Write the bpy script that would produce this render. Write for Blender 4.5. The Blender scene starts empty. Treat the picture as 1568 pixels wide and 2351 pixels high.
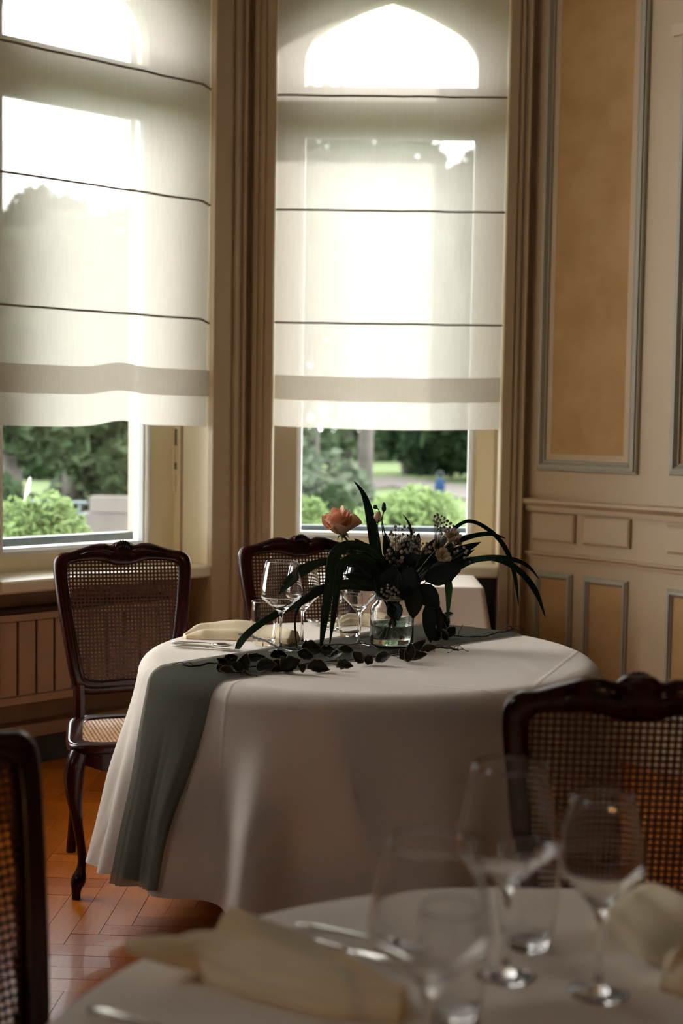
import bpy, bmesh, math, random
from mathutils import Vector, Matrix, noise
PI = math.pi
S = bpy.context.scene
COL = S.collection
# ------------------------------------------------------------------ camera, sky, sun, exposure
PITCH = math.atan(222/3265.3); ROLL = 0.0155; EYE = Vector((0, 0, 1.45)); FPX = 3265.3
_F = Vector((0, math.cos(PITCH), -math.sin(PITCH)))
_R0 = Vector((1, 0, 0)); _U0 = Vector((0, math.sin(PITCH), math.cos(PITCH)))
_R = _R0*math.cos(ROLL) + _U0*math.sin(ROLL)
_U = -_R0*math.sin(ROLL) + _U0*math.cos(ROLL)
cd = bpy.data.cameras.new('camera'); cam = bpy.data.objects.new('camera', cd); COL.objects.link(cam)
M3 = Matrix((_R, _U, -_F)).transposed()
cam.matrix_world = Matrix.Translation(EYE) @ M3.to_4x4()
cd.lens = 50; cd.sensor_fit = 'VERTICAL'; cd.sensor_height = 36; cd.sensor_width = 24
cd.clip_start = .05; cd.clip_end = 400
cd.dof.use_dof = True; cd.dof.focus_distance = 4.12; cd.dof.aperture_fstop = 2.8
S.camera = cam
S.view_settings.view_transform = 'Standard'; S.view_settings.look = 'None'
S.view_settings.gamma = 1; S.view_settings.use_curve_mapping = False
S.view_settings.exposure = 0.45
S.cycles.max_bounces = 14; S.cycles.diffuse_bounces = 5; S.cycles.glossy_bounces = 5
S.cycles.transmission_bounces = 12; S.cycles.transparent_max_bounces = 24
S.cycles.sample_clamp_indirect = 6.0
S.cycles.use_denoising = True
w = bpy.data.worlds.new('overcast_sky'); S.world = w; w.use_nodes = True
bg = w.node_tree.nodes['Background']; bg.inputs[0].default_value = (.985, .98, .965, 1); bg.inputs[1].default_value = 9.0
sd = bpy.data.lights.new('sun', 'SUN'); sd.energy = 2.6; sd.angle = math.radians(3); sd.color = (1, .95, .88)
so = bpy.data.objects.new('sun', sd); COL.objects.link(so)
so.rotation_euler = Vector((-.64, -1, -.50)).to_track_quat('-Z', 'Y').to_euler()
def area(name, loc, to, sx, sy, power, color=(1, 1, 1), portal=False):
    d = bpy.data.lights.new(name, 'AREA'); d.shape = 'RECTANGLE'; d.size = sx; d.size_y = sy
    d.energy = power; d.color = color
    if portal: d.cycles.is_portal = True
    o = bpy.data.objects.new(name, d); COL.objects.link(o); o.location = loc
    o.rotation_euler = (Vector(to)-Vector(loc)).to_track_quat('-Z', 'Y').to_euler(); return o
def lamp(name, loc, power, color, r):
    d = bpy.data.lights.new(name, 'POINT'); d.energy = power; d.color = color; d.shadow_soft_size = r
    o = bpy.data.objects.new(name, d); COL.objects.link(o); o.location = loc; return o
# warm lamps of the dining room behind the camera, plus an added overhead fill
def spot(name, loc, to, power, color, r, deg):
    d = bpy.data.lights.new(name, 'SPOT'); d.energy = power; d.color = color; d.shadow_soft_size = r; d.spot_size = math.radians(deg); d.spot_blend = .6
    o = bpy.data.objects.new(name, d); COL.objects.link(o); o.location = loc; o.rotation_euler = (Vector(to)-Vector(loc)).to_track_quat('-Z', 'Y').to_euler(); return o
spot('spot_lamp_light', (1.6, -2.8, 2.3), (.25, 1.6, .95), 24, (1, .50, .20), .045, 20)
spot('spot_lamp_light', (1.72, -2.8, 2.12), (.25, 1.6, .95), 18, (1, .50, .20), .045, 20)
lamp('overhead_fill_light', (.7, .3, 3.3), 1.0, (1, .74, .5), .15)  # added warm fill from above, not a known lamp of the room

# ------------------------------------------------------------------ helpers
def ray(px, py):
    d = _F + _R*((px-784)/FPX) - _U*((py-1175.5)/FPX); return d
def P(px, py, Y):
    d = ray(px, py); return EYE + d*(Y/d.y)
def PZ(px, py, z):
    d = ray(px, py); return EYE + d*((z-EYE.z)/d.z)
class Fr:
    """a wall's own frame: u along it (to the right seen from inside), n into the room, z up"""
    def __init__(s, o, az):
        a = math.radians(az); s.o = Vector((o[0], o[1], 0)); s.d = Vector((math.sin(a), math.cos(a), 0)); s.n = Vector((s.d.y, -s.d.x, 0))
    def p(s, u, n, z): return s.o + s.d*u + s.n*n + Vector((0, 0, z))
    def hit(s, px, py, n=0.0):
        r = ray(px, py); t = ((s.o + s.n*n - EYE).dot(s.n))/(r.dot(s.n)); q = EYE + r*t
        return ((q-s.o).dot(s.d), q.z)
    def U(s, px, py, n=0.0): return s.hit(px, py, n)[0]
    def Z(s, px, py, n=0.0): return s.hit(px, py, n)[1]
def tag(o, label=None, cat=None, group=None, kind=None):
    if label: o['label'] = label
    if cat: o['category'] = cat
    if group: o['group'] = group
    if kind: o['kind'] = kind
    return o
def empty(name, loc=(0, 0, 0), rz=0, **k):
    o = bpy.data.objects.new(name, None); COL.objects.link(o); o.location = loc; o.rotation_euler = (0, 0, rz)
    o.empty_display_size = .05
    return tag(o, **k)
def copy_tree(o, parent=None):
    c = o.copy(); COL.objects.link(c)
    if parent: c.parent = parent
    for ch in list(o.children): copy_tree(ch, c)
    return c
class MB:
    def __init__(s, fr=None): s.v = []; s.f = []; s.c = []; s.fr = fr
    def add(s, vs, fs, col=None):
        b = len(s.v); s.v += [Vector(x) for x in vs]; s.f += [tuple(b+i for i in f) for f in fs]
        s.c += [col]*len(fs); return b
    def box(s, a0, a1, b0, b1, z0, z1, col=None):
        q = (lambda x, y, z: s.fr.p(x, y, z)) if s.fr else (lambda x, y, z: Vector((x, y, z)))
        vs = [q(x, y, z) for z in (z0, z1) for x, y in ((a0, b0), (a1, b0), (a1, b1), (a0, b1))]
        s.add(vs, [(3, 2, 1, 0), (4, 5, 6, 7), (0, 1, 5, 4), (1, 2, 6, 5), (2, 3, 7, 6), (3, 0, 4, 7)], col); return s
    def prism(s, pts, z0, z1):
        """closed plan polygon (u, n) pulled up from z0 to z1"""
        q = (lambda p, z: s.fr.p(p[0], p[1], z)) if s.fr else (lambda p, z: Vector((p[0], p[1], z)))
        n = len(pts); vs = [q(p, z0) for p in pts]+[q(p, z1) for p in pts]
        s.add(vs, [(i, (i+1) % n, n+(i+1) % n, n+i) for i in range(n)]+[tuple(range(n))[::-1], tuple(range(n, 2*n))]); return s
    def hprofile(s, pts, u0, u1, m0=0, m1=0):
        """closed (n, z) profile run along u; m0/m1 mitre the ends by n"""
        n = len(pts); vs = [s.fr.p(u0+m0*a, a, b) for a, b in pts]+[s.fr.p(u1+m1*a, a, b) for a, b in pts]
        s.add(vs, [(i, (i+1) % n, n+(i+1) % n, n+i) for i in range(n)]+[tuple(range(n))[::-1], tuple(range(n, 2*n))]); return s
    def rect(s, u0, u1, z0, z1, prof):
        """moulding ring round a rectangle; prof = (inset, n)"""
        rings = []
        for w_, n_ in prof:
            rings.append([s.fr.p(u0+w_, n_, z0+w_), s.fr.p(u1-w_, n_, z0+w_), s.fr.p(u1-w_, n_, z1-w_), s.fr.p(u0+w_, n_, z1-w_)])
        vs = [p for r in rings for p in r]; fs = []
        for k in range(len(rings)-1):
            for i in range(4): fs.append((4*k+i, 4*k+(i+1) % 4, 4*k+4+(i+1) % 4, 4*k+4+i))
        s.add(vs, fs); return s
    def tube(s, pts, rad, seg=8, cap=True, flat=None, up=None):
        """tube through points; rad number or list; flat=(kx,ky) squashes the section"""
        pts = [Vector(p) for p in pts]; n = len(pts)
        if not isinstance(rad, (list, tuple)): rad = [rad]*n
        T = [(pts[min(i+1, n-1)]-pts[max(i-1, 0)]).normalized() for i in range(n)]
        a = Vector(up) if up else (Vector((0, 0, 1)) if abs(T[0].z) < .9 else Vector((1, 0, 0)))
        X = T[0].cross(a).normalized(); vs = []; kx, ky = flat or (1, 1)
        for i in range(n):
            X = (X - T[i]*X.dot(T[i])).normalized(); Y = T[i].cross(X)
            for k in range(seg):
                t = 2*PI*k/seg; vs.append(pts[i]+X*(math.cos(t)*rad[i]*kx)+Y*(math.sin(t)*rad[i]*ky))
        fs = [(i*seg+k, i*seg+(k+1) % seg, (i+1)*seg+(k+1) % seg, (i+1)*seg+k) for i in range(n-1) for k in range(seg)]
        if cap: fs += [tuple(range(seg))[::-1], tuple((n-1)*seg+k for k in range(seg))]
        s.add(vs, fs); return s
    def lathe(s, prof, seg=32, c=(0, 0, 0), close=False):
        vs = []; c = Vector(c); n = len(prof)
        for r, z in prof:
            for k in range(seg):
                t = 2*PI*k/seg; vs.append(c+Vector((r*math.cos(t), r*math.sin(t), z)))
        m = n if close else n-1
        s.add(vs, [(i*seg+k, i*seg+(k+1) % seg, ((i+1) % n)*seg+(k+1) % seg, ((i+1) % n)*seg+k) for i in range(m) for k in range(seg)]); return s
    def ball(s, c, r, sx=1, sy=1, sz=1, seg=8, rings=5):
        vs = []; c = Vector(c)
        for i in range(rings+1):
            a = PI*i/rings
            for k in range(seg):
                t = 2*PI*k/seg; vs.append(c+Vector((r*sx*math.sin(a)*math.cos(t), r*sy*math.sin(a)*math.sin(t), -r*sz*math.cos(a))))
        s.add(vs, [(i*seg+k, i*seg+(k+1) % seg, (i+1)*seg+(k+1) % seg, (i+1)*seg+k) for i in range(rings) for k in range(seg)]); return s
    def grid(s, fn, nu, nv, closeu=False):
        vs = [fn(i/(nu if closeu else nu-1), j/(nv-1)) for j in range(nv) for i in range(nu)]
        fs = []
        for j in range(nv-1):
            for i in range(nu if closeu else nu-1):
                a = j*nu+i; b = j*nu+(i+1) % nu; fs.append((a, b, b+nu, a+nu))
        s.add(vs, fs); return s
    def build(s, name, mat, parent=None, smooth=False, local=True, merge=True, **k):
        me = bpy.data.meshes.new(name)
        inv = None
        if parent is not None and not local:
            inv = WM(parent).inverted()
        vs = [inv @ v for v in s.v] if inv else s.v
        me.from_pydata([tuple(v) for v in vs], [], s.f)
        if any(c is not None for c in s.c):
            at = me.color_attributes.new('tint', 'FLOAT_COLOR', 'CORNER')
            i = 0
            for f, c in zip(s.f, s.c):
                c = c or (1, 1, 1)
                for _ in f: at.data[i].color = (c[0], c[1], c[2], 1); i += 1
        if merge:
            bm = bmesh.new(); bm.from_mesh(me); bmesh.ops.remove_doubles(bm, verts=bm.verts, dist=1e-5)
            bmesh.ops.dissolve_degenerate(bm, edges=bm.edges, dist=1e-6)
            bmesh.ops.recalc_face_normals(bm, faces=bm.faces); bm.to_mesh(me); bm.free()
        me.materials.append(mat)
        if smooth:
            for p in me.polygons: p.use_smooth = True
        o = bpy.data.objects.new(name, me); COL.objects.link(o)
        if parent: o.parent = parent
        return tag(o, **k)
def WM(o):
    m = Matrix.Translation(o.location) @ o.rotation_euler.to_matrix().to_4x4() @ Matrix.Diagonal((*o.scale, 1))
    return WM(o.parent) @ m if o.parent else m
def mods(o, sub=0, solid=0, bevel=0, off=0):
    if solid: m = o.modifiers.new('solidify', 'SOLIDIFY'); m.thickness = solid; m.offset = off
    if bevel: m = o.modifiers.new('bevel', 'BEVEL'); m.width = bevel; m.segments = 2; m.limit_method = 'ANGLE'
    if sub: m = o.modifiers.new('subdivision', 'SUBSURF'); m.levels = sub; m.render_levels = sub
    return o
def spline(pts, n, closed=False):
    """Catmull-Rom through points, n per span"""
    pts = [Vector(p) for p in pts]; m = len(pts); out = []
    for i in range(m if closed else m-1):
        g = (lambda k: pts[k % m]) if closed else (lambda k: pts[max(0, min(m-1, k))])
        a, b, c, d = g(i-1), g(i), g(i+1), g(i+2)
        for k in range(n):
            t = k/n; out.append(.5*((2*b)+(c-a)*t+(2*a-5*b+4*c-d)*t*t+(3*b-a-3*c+d)*t**3))
    if not closed: out.append(pts[-1])
    return out
def sm(a, b, x):
    t = max(0, min(1, (x-a)/(b-a))); return t*t*(3-2*t)

# ------------------------------------------------------------------ materials
def mat(name, base=(.8, .8, .8), rough=.5, spec=.5, metal=0, var=None, scale=5, bump=0, bscale=60, coat=0, sheen=0, detail=4, stretch=None, trans=0):
    m = bpy.data.materials.new(name); m.use_nodes = True; nt = m.node_tree; N = nt.nodes; L = nt.links
    b = N['Principled BSDF']; b.inputs['Base Color'].default_value = (*base, 1); b.inputs['Roughness'].default_value = rough
    b.inputs['Metallic'].default_value = metal; b.inputs['Specular IOR Level'].default_value = spec; b.inputs['Coat Weight'].default_value = coat
    b.inputs['Sheen Weight'].default_value = sheen
    tc = N.new('ShaderNodeTexCoord'); mp = N.new('ShaderNodeMapping'); L.new(tc.outputs['Object'], mp.inputs[0])
    if stretch: mp.inputs['Scale'].default_value = stretch
    if var:
        no = N.new('ShaderNodeTexNoise'); no.inputs['Scale'].default_value = scale; no.inputs['Detail'].default_value = detail; L.new(mp.outputs[0], no.inputs[0])
        r = N.new('ShaderNodeValToRGB'); r.color_ramp.elements[0].position = .35; r.color_ramp.elements[1].position = .65
        r.color_ramp.elements[0].color = (*base, 1); r.color_ramp.elements[1].color = (*var, 1)
        L.new(no.outputs[0], r.inputs[0]); L.new(r.outputs[0], b.inputs['Base Color'])
    if bump:
        n2 = N.new('ShaderNodeTexNoise'); n2.inputs['Scale'].default_value = bscale; n2.inputs['Detail'].default_value = 3; L.new(mp.outputs[0], n2.inputs[0])
        bp = N.new('ShaderNodeBump'); bp.inputs['Strength'].default_value = bump; bp.inputs['Distance'].default_value = .01
        L.new(n2.outputs[0], bp.inputs['Height']); L.new(bp.outputs[0], b.inputs['Normal'])
    if trans:
        t = N.new('ShaderNodeBsdfTranslucent'); mx = N.new('ShaderNodeMixShader'); mx.inputs[0].default_value = trans
        t.inputs[0].default_value = (*base, 1)
        if var: L.new(r.outputs[0], t.inputs[0])
        L.new(b.outputs[0], mx.inputs[1]); L.new(t.outputs[0], mx.inputs[2]); L.new(mx.outputs[0], N['Material Output'].inputs[0])
    return m
def sheer(name, col, open_, transl, weave=900):
    """gauze: part holes, part scattering threads"""
    m = bpy.data.materials.new(name); m.use_nodes = True; nt = m.node_tree; N = nt.nodes; L = nt.links
    N.remove(N['Principled BSDF']); out = N['Material Output']
    d = N.new('ShaderNodeBsdfDiffuse'); t = N.new('ShaderNodeBsdfTranslucent'); tr = N.new('ShaderNodeBsdfTransparent')
    for x in (d, t): x.inputs[0].default_value = (*col, 1)
    a = N.new('ShaderNodeMixShader'); a.inputs[0].default_value = transl; L.new(d.outputs[0], a.inputs[1]); L.new(t.outputs[0], a.inputs[2])
    b = N.new('ShaderNodeMixShader'); L.new(a.outputs[0], b.inputs[1]); L.new(tr.outputs[0], b.inputs[2]); L.new(b.outputs[0], out.inputs[0])
    tc = N.new('ShaderNodeTexCoord'); mp = N.new('ShaderNodeMapping'); mp.inputs['Scale'].default_value = (60, 60, 3)
    no = N.new('ShaderNodeTexNoise'); no.inputs['Scale'].default_value = 3; no.inputs['Detail'].default_value = 5
    L.new(tc.outputs['Object'], mp.inputs[0]); L.new(mp.outputs[0], no.inputs[0])
    mr = N.new('ShaderNodeMapRange'); mr.inputs['From Min'].default_value = .3; mr.inputs['From Max'].default_value = .7
    mr.inputs['To Min'].default_value = open_-.04; mr.inputs['To Max'].default_value = open_+.04
    L.new(no.outputs[0], mr.inputs[0]); L.new(mr.outputs[0], b.inputs[0])
    return m
def glassmat(name, col=(1, 1, 1), ior=1.48, rough=0):
    m = bpy.data.materials.new(name); m.use_nodes = True; N = m.node_tree.nodes; L = m.node_tree.links
    N.remove(N['Principled BSDF']); g = N.new('ShaderNodeBsdfGlass'); g.inputs['Color'].default_value = (*col, 1); g.inputs['IOR'].default_value = ior; g.inputs['Roughness'].default_value = rough
    L.new(g.outputs[0], N['Material Output'].inputs[0]); return m
def panemat(name):
    m = bpy.data.materials.new(name); m.use_nodes = True; N = m.node_tree.nodes; L = m.node_tree.links
    N.remove(N['Principled BSDF']); t = N.new('ShaderNodeBsdfTransparent'); t.inputs[0].default_value = (.96, .97, .97, 1)
    g = N.new('ShaderNodeBsdfGlossy'); g.inputs['Roughness'].default_value = .02
    fz = N.new('ShaderNodeFresnel'); fz.inputs[0].default_value = 1.45
    mx = N.new('ShaderNodeMixShader'); L.new(fz.outputs[0], mx.inputs[0]); L.new(t.outputs[0], mx.inputs[1]); L.new(g.outputs[0], mx.inputs[2]); L.new(mx.outputs[0], N['Material Output'].inputs[0]); return m

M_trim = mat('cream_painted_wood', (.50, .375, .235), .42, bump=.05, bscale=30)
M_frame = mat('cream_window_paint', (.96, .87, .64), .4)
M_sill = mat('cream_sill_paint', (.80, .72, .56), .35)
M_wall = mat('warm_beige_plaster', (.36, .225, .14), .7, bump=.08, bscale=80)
M_grey = mat('blue_grey_moulding_paint', (.37, .345, .27), .4)
M_panel = mat('ochre_sponged_fabric', (.50, .31, .13), .8, var=(.43, .25, .09), scale=7, bump=.2, bscale=25, detail=8)
M_dwall = mat('dark_unseen_wall', (.13, .075, .04), .5, var=(.09, .05, .028), scale=4)  # dark finish made up for the unseen walls, to cut bounced light
M_ceil = mat('ceiling_plaster', (.45, .42, .37), .8)
M_stone = mat('pink_sandstone', (.26, .21, .18), .9, var=(.23, .19, .16), scale=3)
M_dark = mat('niche_shade_black', (.008, .010, .012), .6)  # black that paints in the shade under the middle sill
M_rad = mat('beige_radiator_enamel', (.46, .31, .20), .4)
M_slot = mat('radiator_slot_dark', (.05, .035, .03), .8)
M_pane = panemat('window_glass')
M_seal = mat('white_window_seal', (.8, .82, .84), .4)
M_dseal = mat('dark_rail_paint', (.05, .07, .08), .4)
M_blind = sheer('sheer_white_linen', (.62, .59, .535), .20, .76)
M_blind2 = sheer('sheer_white_linen_doubled', (.66, .61, .53), .10, .40)
M_rod = mat('taupe_blind_rod_cover', (.22, .18, .13), .8)
M_cloth = mat('white_cotton_cloth', (.88, .79, .68), .85, bump=.12, bscale=350, sheen=.2, trans=.05)
M_cloth3 = mat('white_cotton_cloth_near', (.86, .77, .66), .85, bump=.05, bscale=300, sheen=.2)
M_run = sheer('grey_green_gauze', (.100, .100, .076), .17, .30)
M_napkin = mat('cream_cotton_napkin', (.86, .72, .48), .85, bump=.15, bscale=300, sheen=.1, trans=.02)
M_wood = mat('dark_mahogany', (.034, .0055, .004), .25, var=(.012, .003, .003), scale=3, coat=.12, spec=.25, stretch=(8, 8, 1))
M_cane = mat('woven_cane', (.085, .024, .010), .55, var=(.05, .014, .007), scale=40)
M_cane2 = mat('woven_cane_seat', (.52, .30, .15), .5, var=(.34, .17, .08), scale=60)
M_glass = glassmat('clear_glass')
M_water = glassmat('water', (.95, .98, .95), 1.33)
M_steel = mat('polished_steel', (.62, .60, .57), .16, metal=1)
M_leaf = mat('dark_green_leaf', (.006, .014, .009), .5, var=(.004, .010, .007), scale=20, trans=.04, spec=.3)
M_blade = mat('green_grass_blade', (.010, .045, .018), .42, var=(.007, .030, .013), scale=12, trans=.2, spec=.35)
M_blade2 = mat('fresh_green_blade', (.045, .16, .05), .4, var=(.03, .12, .04), scale=12, trans=.45)
M_vine = mat('dried_vine_leaf', (.006, .008, .005), .55, var=(.016, .015, .009), scale=14, trans=.05)
M_vedge = mat('dried_leaf_edge', (.16, .13, .06), .6)
M_twig = mat('black_brown_twig', (.010, .008, .008), .7)
M_stem = mat('green_flower_stem', (.07, .12, .04), .5)
M_dstem = mat('dark_flower_stem', (.014, .025, .014), .5)
M_rose = mat('peach_rose_petal', (.94, .68, .52), .6, var=(.93, .60, .43), scale=12, trans=.45)
M_rosed = mat('pale_outer_petal', (.80, .55, .34), .6, trans=.35)
M_cream = mat('cream_petal', (.75, .60, .42), .6, trans=.4)
M_gyp = mat('gypsophila_floret', (.50, .40, .33), .85, trans=.15, bump=.6, bscale=3)
M_twine = mat('rope_twine', (.42, .38, .31), .9, bump=.5, bscale=400)
M_grass = mat('lawn', (.075, .10, .05), .9, var=(.10, .125, .065), scale=.6, spec=0)
M_path = mat('gravel_path', (.115, .105, .098), .9, var=(.10, .09, .085), scale=2, spec=0)
M_bark = mat('grey_bark', (.10, .088, .08), .9, var=(.07, .062, .058), scale=3)
def leafmat(name, a, b): return mat(name, a, .8, var=b, scale=1.1, trans=.35, detail=6, spec=.08)
M_fd = leafmat('dark_tree_foliage', (.011, .026, .012), (.030, .056, .023))
M_fm = leafmat('mid_tree_foliage', (.036, .060, .030), (.080, .112, .058))
M_fl = leafmat('pale_shrub_foliage', (.13, .19, .075), (.20, .26, .12))
M_fg = leafmat('grey_green_foliage', (.068, .092, .062), (.118, .142, .10))

# ------------------------------------------------------------------ the room
C1 = (-.429, 6.40)
BW = Fr(C1, 91); LW = Fr(C1, 46)
W = 1.262
c2 = BW.p(W, 0, 0); RW = Fr(c2, 136)
LWL = 1.50
c0 = LW.p(-LWL, 0, 0); CH = 4.3
TH = .42            # wall thickness
SILL = .78; REV = -.27
# floor: herringbone parquet
def parquet():
    mb = MB(); mb.box(-3.6, 4.6, -4.4, 7.2, -.06, -.004, (.02, .012, .008)); rnd = random.Random(3)
    Wd, Ln, g = .078, .468, .0009; ang = math.radians(-3); ca, sa = math.cos(ang), math.sin(ang)
    k = int(Ln/Wd)
    def plank(x0, y0, x1, y1):
        cx, cy = (x0+x1)/2, (y0+y1)/2; wx, wy = cx*ca-cy*sa, cx*sa+cy*ca
        if not (-2.6 < wx < 2.6 and .9 < wy < 6.5): return
        if abs(wx) > .32*wy+.5: return
        t = rnd.random(); c = (.48+.22*t, .115+.08*t, .006+.010*t)
        b = []
        for (x, y) in ((x0+g, y0+g), (x1-g, y0+g), (x1-g, y1-g), (x0+g, y1-g)):
            b.append((x*ca-y*sa, x*sa+y*ca))
        zt = rnd.uniform(-.0004, .0004)
        vs = [(x, y, zt) for x, y in b]+[(x, y, -.004) for x, y in b]
        mb.add(vs, [(0, 1, 2, 3), (0, 4, 5, 1), (1, 5, 6, 2), (2, 6, 7, 3), (3, 7, 4, 0)], c)
    for i in range(-60, 100):
        for j in range(-14, 18):
            # column pair of herringbone: diagonal stepping
            ox = i*Wd + j*2*Ln*0; oy = i*Wd
            bx = ox + j*Ln*1.0; by = oy - j*Ln*1.0
            plank(bx, by, bx+Ln, by+Wd)
            plank(bx, by+Wd, bx+Wd, by+Wd+Ln)
    return mb
def floormat():
    m = mat('herringbone_parquet', (.4, .15, .04), .34, bump=.12, bscale=8, coat=.04, spec=.15); N = m.node_tree.nodes; L = m.node_tree.links
    b = N['Principled BSDF']; a = N.new('ShaderNodeVertexColor'); a.layer_name = 'tint'
    tc = N.new('ShaderNodeTexCoord'); mp = N.new('ShaderNodeMapping'); mp.inputs['Scale'].default_value = (40, 4, 1); mp.inputs['Rotation'].default_value = (0, 0, .4)
    no = N.new('ShaderNodeTexNoise'); no.inputs['Scale'].default_value = 2; no.inputs['Detail'].default_value = 6
    mx = N.new('ShaderNodeMixRGB'); mx.blend_type = 'MULTIPLY'; mx.inputs[0].default_value = .45
    L.new(tc.outputs['Object'], mp.inputs[0]); L.new(mp.outputs[0], no.inputs[0]); L.new(a.outputs[0], mx.inputs[1]); L.new(no.outputs[0], mx.inputs[2]); L.new(mx.outputs[0], b.inputs['Base Color'])
    # dust and wear in the varnish
    n3 = N.new('ShaderNodeTexNoise'); n3.inputs['Scale'].default_value = 130; n3.inputs['Detail'].default_value = 2; L.new(tc.outputs['Object'], n3.inputs[0])
    r = N.new('ShaderNodeMapRange'); r.inputs['From Min'].default_value = .66; r.inputs['From Max'].default_value = .72; r.inputs['To Min'].default_value = .33; r.inputs['To Max'].default_value = .9
    L.new(n3.outputs[0], r.inputs[0]); L.new(r.outputs[0], b.inputs['Roughness']); return m
parquet().build('floor', floormat(), kind='structure', merge=False)
mb = MB(); mb.box(-3.6, 4.6, -4.4, 7.2, CH, CH+.1); mb.build('ceiling', M_ceil, kind='structure')

# openings (u0, u1) of the two windows
bu0, bu1 = BW.U(625, 1000), BW.U(1150, 1000)
lu1 = LW.U(487, 1000); lu0 = lu1-1.06
OT = 4.05
def window_wall(fr, name, L, u0, u1):
    mb = MB(fr)
    mb.box(-L-.3 if fr is LW else -.3, u0, -TH, 0, 0, CH)
    mb.box(u1, (.3 if fr is LW else W+.3), -TH, 0, 0, CH)
    mb.box(u0, u1, -TH, 0, OT, CH)
    mb.box(u0, u1, -TH, -.16, 0, SILL-.05)
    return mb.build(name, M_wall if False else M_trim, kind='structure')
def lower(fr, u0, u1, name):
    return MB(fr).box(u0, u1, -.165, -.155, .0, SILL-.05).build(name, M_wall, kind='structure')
window_wall(BW, 'wall_back', 0, bu0, bu1)
window_wall(LW, 'wall_left', LWL, lu0, lu1)
lower(BW, bu0, bu1, 'wall_back_niche'); lower(LW, lu0, lu1, 'wall_left_niche')
RWL = 1.35
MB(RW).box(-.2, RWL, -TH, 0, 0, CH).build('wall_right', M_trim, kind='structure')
c3 = RW.p(RWL, 0, 0)
MB().box(c3.x, 4.6, c3.y-.0, c3.y+.3, 0, CH).build('wall_right_far', M_trim, kind='structure')
SW = Fr((c0.x, c0.y), 1)      # next side of the bay, with a third window (left of the picture)
MB(SW).box(-.22, .3, -TH, 0, 0, CH).box(-1.46, -1.26, -TH, 0, 0, CH).box(-1.26, -.22, -TH, 0, 0, SILL).box(-1.26, -.22, -TH, 0, 3.75, CH).build('wall_bay_left', M_trim, kind='structure')
c4 = SW.p(-1.46, 0, 0)
MB().box(-3.6, c4.x, c4.y, c4.y+.3, 0, CH).build('wall_left_far', M_trim, kind='structure')
MB().box(4.3, 4.6, -4.4, c3.y, 0, CH).build('wall_right_side', M_dwall, kind='structure')
MB().box(-3.6, 4.6, -4.4, -4.1, 0, CH).build('wall_rear', M_dwall, kind='structure')
MB().box(-3.6, -3.25, -4.4, .6, 0, CH).box(-3.6, -3.25, 1.5, c4.y, 0, CH).box(-3.6, -3.25, .6, 1.5, 0, 2.6).box(-3.6, -3.25, .6, 1.5, 3.5, CH).build('wall_left_side', M_dwall, kind='structure')  # unseen wall; its high opening is added to light the near table
MB(LW).box(-LWL, lu0, .0, .02, 0, .12).box(lu0, lu1, -.155, -.12, 0, .12).build('baseboard_left', M_dseal, kind='structure')

# --- windows: fixed frame, casements, arched top light
def arch_pts(ua, ub, zs, zt, n=14):
    """Tudor arch from (ua, zs) over (mid, zt) to (ub, zs)"""
    h = zt-zs; wd = (ub-ua)/2; out = []
    half = []
    for i in range(n+1):
        t = i/n
        if t < .45: a = t/.45*PI*.36; x = .30*(1-math.cos(a))/(1-math.cos(PI*.36)); y = .60*math.sin(a)/math.sin(PI*.36)
        else: k = (t-.45)/.55; x = .30+.70*k; y = .60+.40*k-.04*math.sin(PI*k)*-1
        half.append((x, y))
    for x, y in half: out.append((ua+wd*x, zs+h*y))
    for x, y in half[::-1][1:]: out.append((ub-wd*x, zs+h*y))
    return out
def slab(mb, fr, pts_low, ztop, n0, n1):
    """solid between a curve and a straight top"""
    m = len(pts_low); vs = []
    for n_ in (n0, n1):
        vs += [fr.p(u, n_, z) for u, z in pts_low]+[fr.p(u, n_, ztop) for u, z in pts_low]
    fs = []
    for i in range(m-1):
        fs += [(i, i+1, m+i+1, m+i), (2*m+i, 3*m+i, 3*m+i+1, 2*m+i+1), (i, 2*m+i, 2*m+i+1, i+1)]
    mb.add(vs, fs)
def make_window(fr, name, u0, u1, panes, zb, zt, za, zs, zap, stone=False):
    root = empty(name, fr.p((u0+u1)/2, REV, SILL), kind='structure')
    f = MB(fr); n0, n1 = REV-.09, REV
    cols = sorted([u0]+[x for p in panes for x in p]+[u1])
    for k in range(0, len(cols), 2): f.box(cols[k], cols[k+1], n0, n1, SILL-.02, OT)
    for a, b in panes:
        f.box(a, b, n0, n1, SILL-.02, zb); f.box(a, b, n0, n1, zt, za)
        ap = arch_pts(a, b, zs, zap); slab(f, fr, ap, OT, n0, n1)
    f.build('window_frame', M_frame, root, local=False)
    s_ = MB(fr)
    for a, b in panes:
        s_.rect(a-.018, b+.018, zb-.018, zt+.018, [(0, n1), (.004, n1+.010), (.014, n1+.008), (.020, n1-.02)])
        s_.rect(a+.000, b-.000, zb, zt, [(0, n1-.015), (.007, n1-.02), (.007, n0)])
    s_.build('glazing_bead', M_seal, root, local=False)
    g = MB(fr)
    for a, b in panes: g.box(a, b, REV-.055, REV-.052, zb, zt); g.box(a, b, REV-.055, REV-.052, za, zap)
    g.build('pane', M_pane, root, local=False)
    # inner bead where frame meets reveal
    return root
g1, g2 = BW.U(687, 1100, REV), BW.U(1079, 1100, REV)
zb = BW.Z(880, 1228, REV); zt = BW.Z(880, 310, REV); za = BW.Z(880, 200, REV); zs = BW.Z(880, 150, REV); zap = BW.Z(895, -4, REV)
make_window(BW, 'window_1', bu0-.02, bu1+.02, [(g1, g2)], zb, zt, za, zs, zap)
h2 = LW.U(337, 1100, REV); h1 = h2-(g2-g1)*.92
hm1 = LW.U(6, 1100, REV)
zb2 = LW.Z(200, 1254, REV)
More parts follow.
